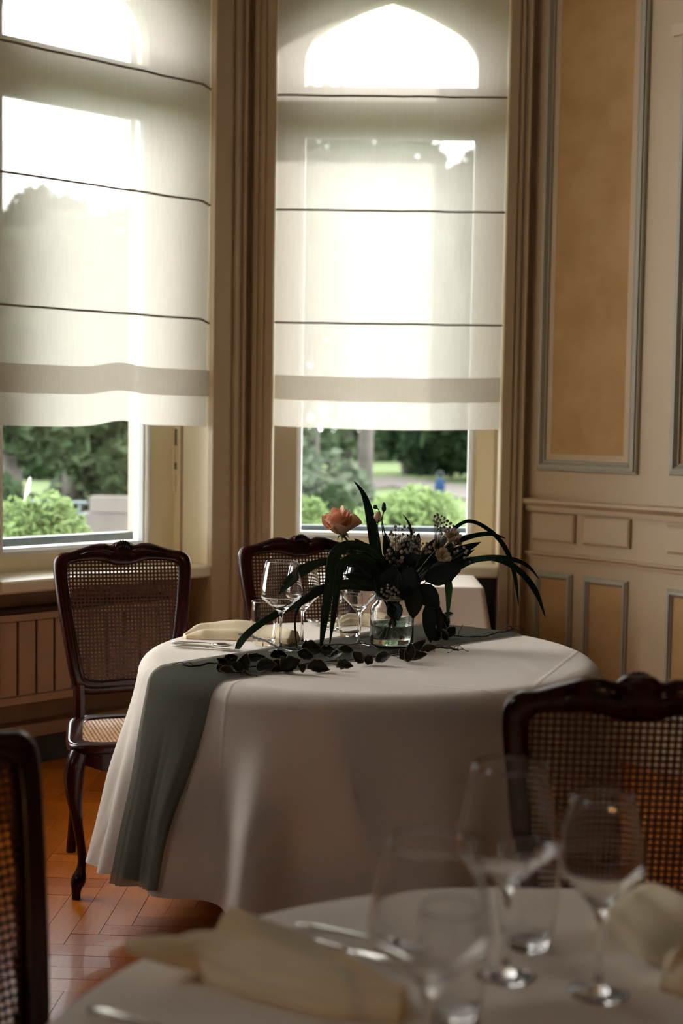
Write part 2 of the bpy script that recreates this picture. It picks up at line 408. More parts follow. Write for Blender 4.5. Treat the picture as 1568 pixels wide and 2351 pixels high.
make_window(LW, 'window_2', lu0-.02, lu1+.02, [(hm1, h2)], zb2, zt, za, zs, zap)
# sills
for fr, a, b, nm in ((BW, bu0, bu1, 'window_sill_back'), (LW, lu0, lu1, 'window_sill_left')):
    mb = MB(fr); mb.hprofile([(REV-.01, SILL-.05), (.015, SILL-.05), (.025, SILL-.042), (.025, SILL-.008), (.017, SILL), (REV-.01, SILL)], a+.004, b-.004)
    mb.build('trim_1' if fr is BW else 'trim_2', M_sill, kind='structure')
# casement stile seam and lower weather rail outside
MB(LW).box(lu0-.1, lu1+.1, REV-.22, REV-.16, zb2-.06, zb2+.035).build('trim_3', M_dseal, kind='structure')
MB(BW).box(bu0-.1, bu1+.1, REV-.17, REV-.12, zb-.06, zb+.03).build('trim_4', M_dseal, kind='structure')
# stone jamb outside the left window
ju = LW.U(306, 1050, REV-.30); jv = LW.U(334, 1050, REV-.12)
MB(LW).prism([(jv, REV-.10), (ju, REV-.34), (lu1+.15, REV-.34), (lu1+.15, REV-.10)], .4, OT+.3).build('trim_5', M_stone, kind='structure')
# casings of the two windows, corner bead, right casing
def casing(fr, pts, name):
    MB(fr).prism(pts, 0, CH).build(name, M_trim, kind='structure')
B = lambda px: BW.U(px, 900, .03)
Lq = lambda px: LW.U(px, 900, .03)
# left window's right casing
a0, a1, a2, a3, a4 = Lq(489), Lq(526), Lq(536), Lq(545), Lq(556)
casing(LW, [(a0, 0), (a0, .030), (a0+.003, .034), (a1, .034), (a1+.003, .026), (a2-.003, .026), (a2, .040), (a3-.003, .040), (a3, .028), (a4-.008, .030), (a4-.004, .046), (a4+.002, .048), (a4+.006, .030), (a4+.008, 0)], 'trim_6')
b0, b1, b2, b3, b4 = B(577), B(588), B(598), B(604), B(624)
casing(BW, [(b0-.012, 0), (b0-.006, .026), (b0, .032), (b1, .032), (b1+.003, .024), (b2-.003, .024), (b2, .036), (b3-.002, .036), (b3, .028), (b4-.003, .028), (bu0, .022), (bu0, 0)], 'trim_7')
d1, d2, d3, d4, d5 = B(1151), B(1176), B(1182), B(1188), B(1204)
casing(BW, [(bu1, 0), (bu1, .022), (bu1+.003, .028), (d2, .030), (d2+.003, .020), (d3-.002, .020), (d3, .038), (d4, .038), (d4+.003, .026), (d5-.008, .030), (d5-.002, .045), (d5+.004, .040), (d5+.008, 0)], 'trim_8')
# --- panelled right wall
Rz = lambda px, py: RW.Z(px, py, .02)
Ru = lambda px: RW.U(px, 1000, .02)
PU = Ru(1492)      # pilaster starts
railz = Rz(1350, 1152); rail2 = Rz(1350, 1278)
def rail(mb, u0, u1, z, n_, h, m0=0, m1=0):
    mb.hprofile([(0, z-h), (n_*.45, z-h), (n_*.5, z-h*.62), (n_*.8, z-h*.45), (n_, z-h*.30), (n_, z-h*.08), (n_*.8, z), (0, z)], u0, u1, m0, m1)
mb = MB(RW); rail(mb, .005, PU+.01, railz, .045, .055); rail(mb, .005, PU+.01, rail2, .022, .030)
mb.build('trim_9', M_trim, kind='structure')
PN = .045
mb = MB(RW); mb.box(PU, RWL, 0, PN, 0, CH); mb.build('trim_10', M_trim, kind='structure')
RP = Fr(RW.p(0, PN, 0), 136)
mb = MB(RP); rail(mb, PU-.03, RWL, railz+.005, .05, .06); rail(mb, PU-.012, RWL, rail2+.002, .024, .032)
zc = RP.Z(1545, 62); mb.hprofile([(0, zc-.04), (.015, zc-.04), (.03, zc), (.03, CH), (0, CH)], PU+.075, RWL)
mb.build('trim_11', M_trim, kind='structure')
PROF = [(0, 0), (.001, .010), (.006, .016), (.012, .016), (.014, .024), (.028, .026), (.034, .018), (.040, .010), (.046, .012), (.050, .004)]
PROFS = [(0, 0), (.001, .008), (.005, .012), (.008, .012), (.010, .018), (.020, .019), (.024, .012), (.028, .009), (.032, .003)]
def raised_panel(fr, u0, u1, z0, z1, prof, border, n=1, paint=True):
    """moulding + cream border + ochre field"""
    MB(fr).rect(u0, u1, z0, z1, prof).build('trim_%d' % n, M_grey, kind='structure', smooth=False)
    e = prof[-1][0]
    if border:
        MB(fr).rect(u0+e-.001, u1-e+.001, z0+e-.001, z1-e+.001, [(0, .0035), (border, .0035), (border, .0005)]).build('trim_%d' % (n+1), M_trim, kind='structure')
    MB(fr).box(u0+e+border-.001, u1-e-border+.001, -.001, .002, z0+e+border-.001, z1-e-border+.001).build('trim_%d' % (n+2), M_panel, kind='structure')
raised_panel(RW, Ru(1229), Ru(1462), Rz(1350, 1086), CH-.3, PROF, .028, 12)
u_ = [Ru(1238), Ru(1318), Ru(1343), Ru(1447)]
zt_ = Rz(1290, 1317)
raised_panel(RW, u_[0]-.02, u_[1], .22, zt_, PROFS, 0, 15); raised_panel(RW, u_[2], u_[3], .22, zt_-.002, PROFS, 0, 18)
raised_panel(RP, RP.U(1540, 1000), RWL+.3, RP.Z(1550, 1092), CH-.3, PROF, 0, 21)
raised_panel(RP, RP.U(1530, 1400), RWL+.3, .22, RP.Z(1540, 1352), PROFS, 0, 24)
mb = MB(RW); zA, zB = Rz(1270, 1180), Rz(1270, 1243)
for a, b in ((Ru(1222), Ru(1322)), (Ru(1341), Ru(1450))):
    mb.rect(a, b, zB-.004, zA, [(0, 0), (.002, .012), (.010, .017), (.014, .017)]); mb.box(a+.013, b-.013, .0, .017, zB+.009, zA-.013)
mb.build('trim_27', M_trim, kind='structure')
mb = MB(RP); a = RP.U(1533, 1240); mb.rect(a, RWL, RP.Z(1550, 1272), RP.Z(1550, 1206), [(0, 0), (.002, .012), (.010, .017), (.014, .017)]); mb.box(a+.013, RWL, 0, .017, RP.Z(1550, 1272)+.013, RP.Z(1550, 1206)-.013)
mb.build('trim_28', M_trim, kind='structure')
MB(RW).box(.0, PU, 0, .02, 0, .14).build('baseboard_right', M_trim, kind='structure')
# made-up black panel that paints in the shade of the niche below the middle window
MB(BW).box(bu1-.16, bu1-.004, -.15, -.03, 0, SILL-.055).build('niche_shade_panel', M_dark, label='made-up black panel for the shade in the niche under the middle window sill, beside the small table', cat='panel')
# handles / espagnolette bits on the window frames
def fastener(fr, px, ys, label):
    n_ = REV+.004; root = None
    zz = [fr.Z(px, y, n_) for y in ys]; u = fr.U(px, 1050, n_)
    root = empty('window_latch', fr.p(u, n_, zz[-1]), label=label, cat='latch')
    MB(fr).box(u-.006, u+.006, n_-.004, n_+.010, zz[3], zz[0]).build('rod', M_frame, root, local=False)
    MB(fr).box(u-.004, u+.004, n_+.010, n_+.016, zz[1], zz[0]).build('upper_slot', M_rod, root, local=False)
    MB(fr).box(u-.004, u+.004, n_+.010, n_+.016, zz[2]-.03, zz[2]).build('lower_slot', M_rod, root, local=False)
    mods(MB(fr).box(u-.011, u+.011, n_-.004, n_+.018, zz[4], zz[3]+.02).build('handle', M_frame, root, local=False), bevel=.004)
fastener(LW, 399, (985, 1022, 1062, 1100, 1132), 'slim cream latch rod on the frame right of the left window pane')
fastener(BW, 1137, (985, 1035, 1095, 1110, 1125), 'slim cream latch rod on the frame right of the middle window pane')

# cream lining of the two window recesses
for fr, a, b, k in ((BW, bu0, bu1, 30), (LW, lu0, lu1, 31)):
    MB(fr).box(a-.004, a+.002, REV, -.001, SILL, OT).box(b-.002, b+.004, REV, -.001, SILL, OT).box(a, b, REV, -.001, OT-.003, OT+.002).build('trim_%d' % k, M_frame, kind='structure')
# --- roman blinds
def blind(fr, u0, u1, zfolds, zband0, zband1, zbot, label, sag, top=4.0):
    n_ = -.035; root = empty('roman_blind', fr.p((u0+u1)/2, n_, zbot), label=label, cat='blind')
    L = u1-u0
    levels = [top]+zfolds+[zband0, zband1, zbot]
    def Zb(t, v, z):    # lower hem sags, folds nearly straight
        return z
    def surf(a, b):
        u = u0+L*a; z = top+(zbot-top)*b
        k = sm(.55, 1.0, b); z += sag(a)*k
        seg = 0.0
        for q in range(len(zfolds)):
            hi = ([top]+zfolds)[q]; lo = zfolds[q]
            if lo <= z <= hi: seg = math.sin(PI*(hi-z)/(hi-lo))*.004
        nn = n_ + seg + .004*math.sin(a*9+b*3)*k + .0025*noise.noise((a*6, b*12, 3.1))
        return fr.p(u, nn, z)
    MB().grid(surf, 60, 160).build('fabric', M_blind, root, smooth=True, local=False)
    for z in zfolds:
        MB().tube([fr.p(u0+L*i/24, n_+.008+.002*math.sin(i*.9), z+.0025*noise.noise((i*.3, z, 0))-(.016 if i == 24 and fr is LW else 0)) for i in range(25)], .0050, 6).build('fold_rod', M_rod, root, smooth=True, local=False)
    def band(a, b):
        z = zband0+(zband1-zband0)*b + sag(a)*.8 + .003*noise.noise((a*5, 0, 7))
        return fr.p(u0+.002+(L-.004)*a, n_+.010+.006*math.sin(PI*b)+.004*math.sin(a*8), z)
    MB().grid(band, 60, 12).build('hem_fold', M_blind2, root, smooth=True, local=False)
    return root
NB = -.035
zf = [BW.Z(890, y, NB) for y in (222, 485, 744)]
blind(BW, bu0+.003, bu1-.003, zf, BW.Z(890, 864, NB), BW.Z(890, 920, NB), BW.Z(890, 982, NB), 'sheer white roman blind on the middle window behind the flowers', lambda a: -.010*math.sin(PI*a))
zf2 = [LW.Z(245, y, NB) for y in (146, 430, 717)]
def sagl(a):
    x = a
    return .022*math.exp(-((x-.56)/.10)**2) - .004*math.sin(x*6)
blind(LW, lu0+.003, lu1-.003, zf2, LW.Z(245, 842, NB), LW.Z(245, 906, NB), LW.Z(245, 978, NB), 'sheer white roman blind on the left window beside the radiator', sagl)

# --- radiator in the left niche
r0, r1 = lu0+.02, LW.U(392, 1500, -.04)
rz0, rz1 = LW.Z(75, 1612, -.03), LW.Z(75, 1408, -.03)
root = empty('radiator', LW.p((r0+r1)/2, -.09, rz0), label='beige grooved panel radiator under the left window sill', cat='radiator')
mb = MB(LW); mb.box(r0, r1, -.12, -.045, rz0, rz1)
nb = 10; wd = (r1-r0)/nb
for i in range(nb): mb.box(r0+i*wd+.006, r0+(i+1)*wd-.006, -.05, -.030, rz0+.035, rz1-.03)
mb.box(r0, r1, -.05, -.026, rz1-.026, rz1); mb.box(r0, r1, -.05, -.026, rz0, rz0+.030)
mb.build('panel', M_rad, root, local=False)
mb = MB(LW)
for i in range(nb+1): mb.box(r0+i*wd-.006, r0+i*wd+.006, -.049, -.041, rz0+.031, rz1-.027)
mb.build('groove', M_slot, root, local=False)
MB(LW).box(r0, r1, -.12, -.03, rz1+.005, rz1+.02).build('top_grille', M_slot, root, local=False)
MB(LW).box(lu0, lu1, -.155, -.07, .125, rz0-.10).build('trim_29', M_wall, kind='structure')

# ------------------------------------------------------------------ outside: garden
GZ = -.60
gp = [PZ(620, 1122, GZ), PZ(900, 1098, GZ), PZ(1200, 1135, GZ), PZ(1500, 1190, GZ), PZ(1500, 1240, GZ), PZ(1150, 1164, GZ), PZ(900, 1120, GZ), PZ(620, 1150, GZ)]
MB().box(-90, 90, 7.2, 160, GZ-.2, GZ).build('ground', M_grass, kind='structure')
m = MB(); m.add([p+Vector((0, 0, .02)) for p in gp], [(0, 1, 6, 7), (1, 2, 5, 6), (2, 3, 4, 5)]); mods(m.build('garden_path', M_path, kind='structure', merge=False), solid=.04, off=-1)
tp = [PZ(120, 1198, GZ), PZ(420, 1186, GZ), PZ(420, 1222, GZ), PZ(120, 1215, GZ)]
m = MB(); m.add([p+Vector((0, 0, .02)) for p in tp], [(0, 1, 2, 3)]); mods(m.build('terrace_path', M_path, kind='structure', merge=False), solid=.04, off=-1)
def crown(blobs, n, size, seed):
    """leaf cards scattered through overlapping ellipsoids"""
    r = random.Random(seed); mb = MB(); tot = sum(b[3]**2 for b in blobs)
    for (x, y, z, R_, k) in blobs:
        for _ in range(int(n*R_*R_/tot)):
            while True:
                v = Vector((r.uniform(-1, 1), r.uniform(-1, 1), r.uniform(-1, 1)))
                if .02 < v.length < 1: break
            d = v.normalized()*(r.uniform(.55, 1.0)**.5)
            d *= 1+.22*noise.noise((d.x*2+x, d.y*2+y, d.z*2+seed))
            c = Vector((x, y, z))+Vector((d.x*R_, d.y*R_, d.z*R_*k))
            s_ = size*r.uniform(.6, 1.4); a = Vector((r.gauss(0, 1), r.gauss(0, 1), r.gauss(0, .6))).normalized(); b = a.cross(Vector((r.gauss(0, 1), r.gauss(0, 1), r.gauss(0, 1)))).normalized()
            mb.add([c-a*s_, c+b*s_*.45, c+a*s_, c-b*s_*.45], [(0, 1, 2, 3)])
    return mb
def tree(px, Y, h, rad, fm, label, seed, trunk=.16, dense=5200, size=.20, low=.28, k=1.0, lean=0, name='garden_tree'):
    x = P(px, 1000, Y).x; root = empty(name, (x, Y, GZ), label=label, cat='tree', group=None)
    r = random.Random(seed); bl = []
    for i in range(9):
        a = r.uniform(0, 2*PI); q = r.uniform(.15, .62)*rad; z = h*r.uniform(low+.14, .86)
        bl.append((q*math.cos(a), q*math.sin(a), z, rad*r.uniform(.38, .55), k))
    bl.append((0, 0, h*.84, rad*.42, k)); bl.append((0, 0, h*.55, rad*.6, k))
    crown(bl, dense, size, seed).build('foliage', fm, root, merge=False)
    tb = MB(); tb.tube([(0, 0, 0), (.03+lean*.3, 0, h*.25), (-.04+lean, .03, h*.5), (.05+lean, 0, h*.8)], [trunk*1.25, trunk, trunk*.8, trunk*.3], 10)
    for i in range(6):
        z = h*(.3+.08*i); a = r.uniform(0, 2*PI); L_ = rad*.6
        tb.tube([(lean*z/h, 0, z), (L_*.5*math.cos(a), L_*.5*math.sin(a), z+L_*.3), (L_*math.cos(a), L_*math.sin(a), z+L_*.7)], [trunk*.4, trunk*.25, trunk*.1], 6)
    tb.build('trunk', M_bark, root, smooth=True, merge=False)
    return root
# px column, distance, height, radius
tree(722, 25, 8.2, 2.1, M_fg, 'pale grey-green tree left of the bare trunk, behind the middle window', 11, trunk=.06, size=.15, low=-.12, dense=8000)
tree(838, 30, 9.0, 1.9, M_fg, 'tree with a bare grey trunk standing by the gravel path behind the middle window', 12, trunk=.15, low=.34, size=.17)
tree(935, 50, 12.5, 3.0, M_fd, 'dark tree beyond the path just right of the grey trunk, behind the middle window', 13, size=.30, low=-.14, dense=9000)
tree(1105, 46, 11.2, 2.8, M_fd, 'dark green tree beyond the path near the right side of the middle window', 14, size=.30, low=-.14, dense=9000)
tree(1190, 42, 8.6, 2.8, M_fm, 'mid green tree at the right edge of the middle window', 15, size=.26, low=-.14, dense=8000)
tree(560, 40, 9, 3.0, M_fm, 'tree mostly hidden behind the corner pillar between the windows', 16, size=.3, low=-.12)
tree(800, 64, 14.5, 4.6, M_fm, 'farthest tree behind the grey trunk, seen through the middle blind', 20, size=.35, low=-.14, dense=7000)
tree(20, 20, 4.6, 1.7, M_fm, 'broad green tree at the left edge of the left window', 17, size=.14, low=-.14, dense=8000)
tree(165, 24, 5.5, 1.7, M_fg, 'grey-green tree behind the middle of the left window', 18, size=.15, low=-.14, dense=8000)
tree(318, 23, 5.6, 1.6, M_fm, 'green tree just left of the stone jamb of the left window', 19, size=.14, low=-.14, dense=8000)
tree(90, 44, 8.2, 3.6, M_fd, 'dark tree farthest back behind the left window', 21, size=.28, low=-.14, dense=8000)
tree(-170, 26, 5.2, 2.2, M_fm, 'tree beyond the left frame edge of the left window', 22, size=.2, low=-.1, dense=4000)
def shrub(px, ytop, Y, hw, fm, label, seed, n=15000, size=.038, dep=None):
    p = P(px, ytop, Y); h = p.z-GZ; root = empty('garden_shrub', (p.x, Y, GZ), label=label, cat='shrub')
    R_ = hw*Y/FPX; r = random.Random(seed); bl = [(0, 0, h*.52, R_*.78, h*.48/(R_*.78))]
    for i in range(8):
        a = r.uniform(0, 2*PI); q = R_*r.uniform(.45, .68); z = h*r.uniform(.35, .72); rr = R_*r.uniform(.28, .42); bl.append((q*math.cos(a), q*math.sin(a), z, rr, min(1, (h-z)/rr)))
    crown(bl, n, size, seed).build('foliage', fm, root, merge=False)
    sb = MB()
    for i in range(7):
        a = i*.9; sb.tube([(0, 0, 0), (R_*.3*math.cos(a), R_*.3*math.sin(a), h*.35), (R_*.5*math.cos(a), R_*.5*math.sin(a), h*.7)], [.03, .02, .008], 5)
    sb.build('stems', M_bark, root, merge=False, kind='stuff')
shrub(935, 1112, 11.5, 190, M_fl, 'rounded yellow-green shrub below the path, behind the right half of the middle window', 31, n=22000)
shrub(700, 1142, 12.5, 130, M_fl, 'low yellow-green shrub in the lower left corner of the middle window', 32)
shrub(1120, 1150, 13, 80, M_fm, 'small green shrub in the lower right corner of the middle window', 33)
shrub(95, 1140, 9.5, 175, M_fl, 'rounded pale green shrub at the bottom of the left window', 34, n=20000)
shrub(770, 1115, 24, 60, M_fm, 'small shrub at the foot of the bare grey trunk', 35, size=.09, n=5000)
for k, (px, yt, Y, hw) in enumerate(((640, 1010, 68, 150), (880, 1000, 72, 150), (1130, 1005, 66, 140), (-60, 1000, 60, 150), (150, 1000, 62, 140), (370, 1005, 64, 120))):
    shrub(px, yt, Y, hw, M_fd, ('dark hedge shrub far behind the left side of the middle window', 'dark hedge shrub far behind the grey trunk', 'dark hedge shrub far behind the right side of the middle window', 'dark hedge shrub far off at the left edge of the left window', 'dark hedge shrub far off in the middle of the left window', 'dark hedge shrub far off beside the stone jamb')[k], 60+k, n=3500, size=.3)
# low wall and thin rail seen past the stone jamb
p0 = P(205, 1140, 17); p1 = P(440, 1140, 17)
r_ = empty('garden_wall', (p0.x, 17, GZ), label='low pale garden wall with a brown base seen beside the stone jamb', cat='wall')
MB().box(p0.x, p1.x, 17, 17.25, P(205, 1176, 17).z, P(205, 1140, 17).z).build('upper_wall', M_path, r_, local=False)
MB().box(p0.x-.1, p1.x, 16.95, 17.3, GZ, P(205, 1178, 17).z).build('base', M_bark, r_, local=False)
r_ = empty('garden_railing', (P(150, 1160, 15).x, 15, GZ), label='dark green garden railing behind the pale shrub of the left window', cat='railing')
q0 = P(60, 1152, 15); q1 = P(200, 1160, 15); mb = MB()
for z in (q0.z, q0.z-.13): mb.tube([(q0.x, 15, z), (q1.x, 15, z)], .022, 6)
mb.build('rail', M_dseal, r_, local=False)
for i in range(4):
    x = q0.x+(q1.x-q0.x)*(i+.5)/4; MB().tube([(x, 15, GZ), (x, 15, q0.z)], .018, 6).build('post', M_dseal, r_, local=False)
a_, b_ = P(57, 1150, 10.5), P(69, 1096, 10.5)
tag(MB().tube([a_-Vector((.05, 0, 1.2)), a_, (a_+b_)/2+Vector((.004, 0, 0)), b_], [.005, .008, .014, .003], 6).build('garden_stake', M_seal, smooth=True), 'thin leaning white stake rising above the shrub in the left window', 'stake')
# small blue bag lying under the dark trees
pb = P(1010, 1104, 36); r_ = empty('blue_bag', (pb.x, 36, GZ), label='small blue bag lying at the far edge of the path under the dark trees', cat='bag')
M_blue = mat('blue_nylon', (.012, .03, .07), .8, spec=.05)
hb = pb.z-GZ
MB().ball((0, 0, hb*.5+.06), .12, 1.1, .7, (hb*.5+.1)/.16, 14, 10).build('bag_body', M_blue, r_, smooth=True)
MB().tube(spline([(-.09, 0, hb+.10), (-.05, 0, hb+.22), (.05, 0, hb+.22), (.09, 0, hb+.10)], 5), .012, 6).build('strap', M_dseal, r_, smooth=True)

# ------------------------------------------------------------------ tables and cloths
TC = Vector((.088, 4.12, 0)); TR = .67; TZ = .76
class Cloth:
    def __init__(s, c, R_, zt, drop, ridges, flare=.085, base=0.03, seed=0):
        s.c, s.R, s.zt, s.drop, s.rd, s.fl, s.base, s.seed = Vector(c), R_, zt, drop, ridges, flare, base, seed; s.rho = .055
    def hem(s, phi):
        q = (phi+78+180) % 360-180; return s.drop+(.055*math.exp(-(q/18)**2) if s.seed == 1 else 0)
    def pt(s, phi, l, lift=0):
        """phi in degrees from the camera side; l = length of cloth past the start of the rim"""
        rho = s.rho; a = math.radians(phi); e = Vector((math.sin(a), -math.cos(a), 0)); arc = rho*PI/2
        if l <= 0: return s.c+e*(s.R-rho+l)+Vector((0, 0, s.zt+lift))
        if l < arc:
            t = l/rho; return s.c+e*(s.R-rho+(rho+lift)*math.sin(t))+Vector((0, 0, s.zt-rho+(rho+lift)*math.cos(t)))
        d = l-arc; k = sm(0, .32, d)*(.6+.4*d/.45); f = -s.base
        for (p0, w_, am) in s.rd:
            q = (phi-p0+180) % 360-180; f += am*math.exp(-(q/w_)**2)
        f += .010*noise.noise((math.sin(a)*3, math.cos(a)*3, d*2+s.seed))
        r_ = s.R+s.fl*d/.45+f*k+lift
        return s.c+e*r_+Vector((0, 0, s.zt-rho-d*.985))
    def mesh(s, nphi=540, ntop=46, ndrop=46, sink=0):
        mb = MB(); rows = []
        for j in range(1, ntop+1): rows.append(-(s.R-s.rho)*(1-j/ntop))
        L = 1.0
        ra = s.rho*PI/2
        rows += [s.rho*PI/2*k/6 for k in range(1, 7)]+[ra+k/ndrop*10 for k in range(1, ndrop+1)]
        vs = [s.c+Vector((0, 0, s.zt))]; fs = []
        for l in rows:
            for i in range(nphi):
                if l > ra: q = (l-ra)/10; l2 = ra+(s.hem(360*i/nphi)-ra)*q
                else: l2 = l
                p = s.pt(360*i/nphi, l2)
                if l <= 0: p.z += .0012*noise.noise((p.x*3, p.y*3, s.seed))
                vs.append(p)
        for i in range(nphi): fs.append((0, 1+(i+1) % nphi, 1+i))
        for j in range(len(rows)-1):
            for i in range(nphi):
                a = 1+j*nphi+i; b = 1+j*nphi+(i+1) % nphi; fs.append((a, b, b+nphi, a+nphi))
        mb.add(vs, fs); return mb
def creases(m, ang, sp, off=(0, 0)):
    """ironed fold lines in a cloth, as bump"""
    N = m.node_tree.nodes; L = m.node_tree.links; b = N['Principled BSDF']
    tc = N.new('ShaderNodeTexCoord'); mp = N.new('ShaderNodeMapping'); mp.inputs['Rotation'].default_value = (0, 0, math.radians(ang)); mp.inputs['Location'].default_value = (off[0], off[1], 0)
    L.new(tc.outputs['Object'], mp.inputs[0]); sp_ = N.new('ShaderNodeSeparateXYZ'); L.new(mp.outputs[0], sp_.inputs[0]); last = None
    for k in (0, 1):
        pp = N.new('ShaderNodeMath'); pp.operation = 'PINGPONG'; pp.inputs[1].default_value = sp; L.new(sp_.outputs[k], pp.inputs[0])
        mr = N.new('ShaderNodeMapRange'); mr.interpolation_type = 'SMOOTHSTEP'; mr.inputs['From Min'].default_value = 0; mr.inputs['From Max'].default_value = .010; mr.inputs['To Min'].default_value = 1; mr.inputs['To Max'].default_value = 0
        L.new(pp.outputs[0], mr.inputs[0])
        if last is None: last = mr.outputs[0]
        else:
            mx = N.new('ShaderNodeMath'); mx.operation = 'MAXIMUM'; L.new(last, mx.inputs[0]); L.new(mr.outputs[0], mx.inputs[1]); last = mx.outputs[0]
    old = b.inputs['Normal'].links[0].from_node
    bp = N.new('ShaderNodeBump'); bp.inputs['Strength'].default_value = .35; bp.inputs['Distance'].default_value = .004
    L.new(last, bp.inputs['Height']); L.new(bp.outputs[0], old.inputs['Normal'])
creases(M_cloth, 20, .36, (.05, .12)); creases(M_cloth3, 8, .40, (.1, .02))
def table(c, R_, label, rot=0):
    r = empty('dining_table', (c[0], c[1], 0), rot, label=label, cat='table')
    MB().lathe([(0, TZ-.035), (R_-.07, TZ-.035), (R_-.062, TZ-.03), (R_-.062, TZ-.010), (R_-.07, TZ-.005), (0, TZ-.005)], 64).build('tabletop', M_wood, r, smooth=False)
    for i in range(4):
        a = PI/4+i*PI/2; x, y = R_*.72*math.cos(a), R_*.72*math.sin(a)
        MB().tube([(x, y, TZ-.035), (x, y, .5), (x*1.02, y*1.02, .0)], [.036, .030, .022], 12).build('leg', M_wood, r, smooth=True)
    return r
table(TC, TR, 'round dining table under the white cloth with the grey runner', math.radians(12))
RID = [(-22.5, 6, .10), (-44, 6, .065), (-58, 5, .03), (-70, 4, .05), (-80, 5, .07), (-103, 8, .07), (-128, 9, .07), (-155, 9, .07), (178, 10, .07), (13, 9, .06), (38, 9, .05), (62, 8, .06), (88, 8, .05), (112, 9, .07), (140, 9, .07)]
CL = Cloth((TC.x, TC.y, 0), TR, TZ, .575, RID, seed=1)
tag(CL.mesh().build('tablecloth', M_cloth, smooth=True), 'white cloth with ironed creases hanging over the round table with the flowers', 'tablecloth')
# gauze runner lying across the cloth and hanging at the front left
def runner():
    mb = MB(); lift = .0035
    A0, D0 = Vector((-.345, -.452)), Vector((.977, .959)).normalized()     # near edge
    B0, D1 = Vector((-.600, -.310)), Vector((.906, 1.041)).normalized()    # far edge
    Rr = TR-.055
    def cut(a, d):
        b = a.dot(d); c = a.length_squared-Rr*Rr; q = math.sqrt(max(b*b-c, 0)); return -b-q, -b+q
    n0, n1 = cut(A0, D0); f0, f1 = cut(B0, D1); nw, nt, nd = 36, 70, 60
    phi = lambda v: math.degrees(math.atan2(v.x, -v.y))
    vs = []
    for j in range(nd, 0, -1):
        for i in range(nw):
            w_ = i/(nw-1); a = A0+D0*n0; b = B0+D1*f0; v = a.lerp(b, w_); ph = phi(v)
            l = (.635-.08*(1-w_))*j/nd; k = sm(0, .5, l); ph2 = -42+(-66+42)*w_; ph = ph+(ph2-ph)*k
            extra = v.length-Rr
            # fill the chord out to the rim, then hang
            ll = l+extra*(1-min(1, l/.10)) if l < .10 else l
            f = .0050*math.sin(w_*17+1)*k+.004*math.sin(w_*31+l*4)*k
            vs.append(CL.pt(ph, ll, lift+abs(f)+.004*k))
    for j in range(nt+1):
        t = j/nt
        for i in range(nw):
            w_ = i/(nw-1); a = A0+D0*(n0+(n1-n0)*t); b = B0+D1*(f0+(f1-f0)*t); v = a.lerp(b, w_)
            vs.append(Vector((CL.c.x+v.x, CL.c.y+v.y, TZ+lift+.0010*math.sin(w_*40+t*6)*(1-t)+.0006*noise.noise((v.x*20, v.y*20, 0)))))
    for j in range(1, 14):
        for i in range(nw):
            w_ = i/(nw-1); v = (A0+D0*n1).lerp(B0+D1*f1, w_); l = .26*j/13
            ll = l+(v.length-Rr)*(1-min(1, l/.1)); vs.append(CL.pt(phi(v), ll, lift+.004*sm(0, .1, l)))
    rows = len(vs)//nw
    mb.add(vs, [(j*nw+i, j*nw+i+1, (j+1)*nw+i+1, (j+1)*nw+i) for j in range(rows-1) for i in range(nw-1)])
    return mb
tag(runner().build('table_runner', M_run, smooth=True), 'translucent grey-green gauze runner crossing the round table and hanging at its left', 'table runner')
# near table
NC = Vector((.28, 1.46, 0)); NR = .64
table(NC, NR, 'round dining table under the blurred white cloth nearest the camera', .3)
CN = Cloth((NC.x, NC.y, 0), NR, TZ, .42, [(k*27+6, 8, .05) for k in range(13)], seed=5)
tag(CN.mesh(240, 30, 24).build('tablecloth', M_cloth3, smooth=True), 'white cloth on the blurred near table at the bottom of the picture', 'tablecloth')
# small square table under the middle window
sx0, sx1, sy0, sy1 = -.12, .585, 5.74, 6.20
r = empty('side_table', ((sx0+sx1)/2, (sy0+sy1)/2, 0), label='small square table under the pinkish cloth below the middle window', cat='table')
MB().box(sx0+.02, sx1-.02, sy0+.02, sy1-.02, TZ-.04, TZ-.006).build('tabletop', M_wood, r, local=False)
for x in (sx0+.05, sx1-.05):
    for y in (sy0+.05, sy1-.05): MB().tube([(x, y, 0), (x, y, TZ-.04)], .022, 8).build('leg', M_wood, r, local=False)
def sqcloth():
    mb = MB(); cx, cy, hx, hy = (sx0+sx1)/2, (sy0+sy1)/2, (sx1-sx0)/2, (sy1-sy0)/2; n = 200
    def ring(rr, z, fl):
        out = []
        for i in range(n):
            a = 2*PI*i/n; c, s_ = math.cos(a), math.sin(a); k = 1/max(abs(c), abs(s_)); ex = .06
            x, y = c*k, s_*k; cr = (min(abs(x), abs(y)))**8; f = fl*(.35+.95*cr)+fl*.25*math.sin(a*13)
            out.append((cx+x*hx*rr+math.copysign(f, x)*(abs(x) > .999 or cr > .3), cy+y*hy*rr+math.copysign(f, y)*(abs(y) > .999 or cr > .3), z))
        return out
    rows = [ring(k/10, TZ, 0) for k in range(1, 10)]+[ring(.985, TZ, 0), ring(.997, TZ-.004, 0), ring(1.0, TZ-.014, 0)]
    for j in range(1, 25): rows.append(ring(1, TZ-.014-.48*j/24, .06*j/24))
    vs = [(cx, cy, TZ)]+[p for r_ in rows for p in r_]
    fs = [(0, 1+(i+1) % n, 1+i) for i in range(n)]
    for j in range(len(rows)-1):
        fs += [(1+j*n+i, 1+j*n+(i+1) % n, 1+(j+1)*n+(i+1) % n, 1+(j+1)*n+i) for i in range(n)]
    mb.add(vs, fs); return mb
tag(sqcloth().build('tablecloth', M_cloth3, smooth=True), 'white cloth over the small square table below the middle window', 'tablecloth')

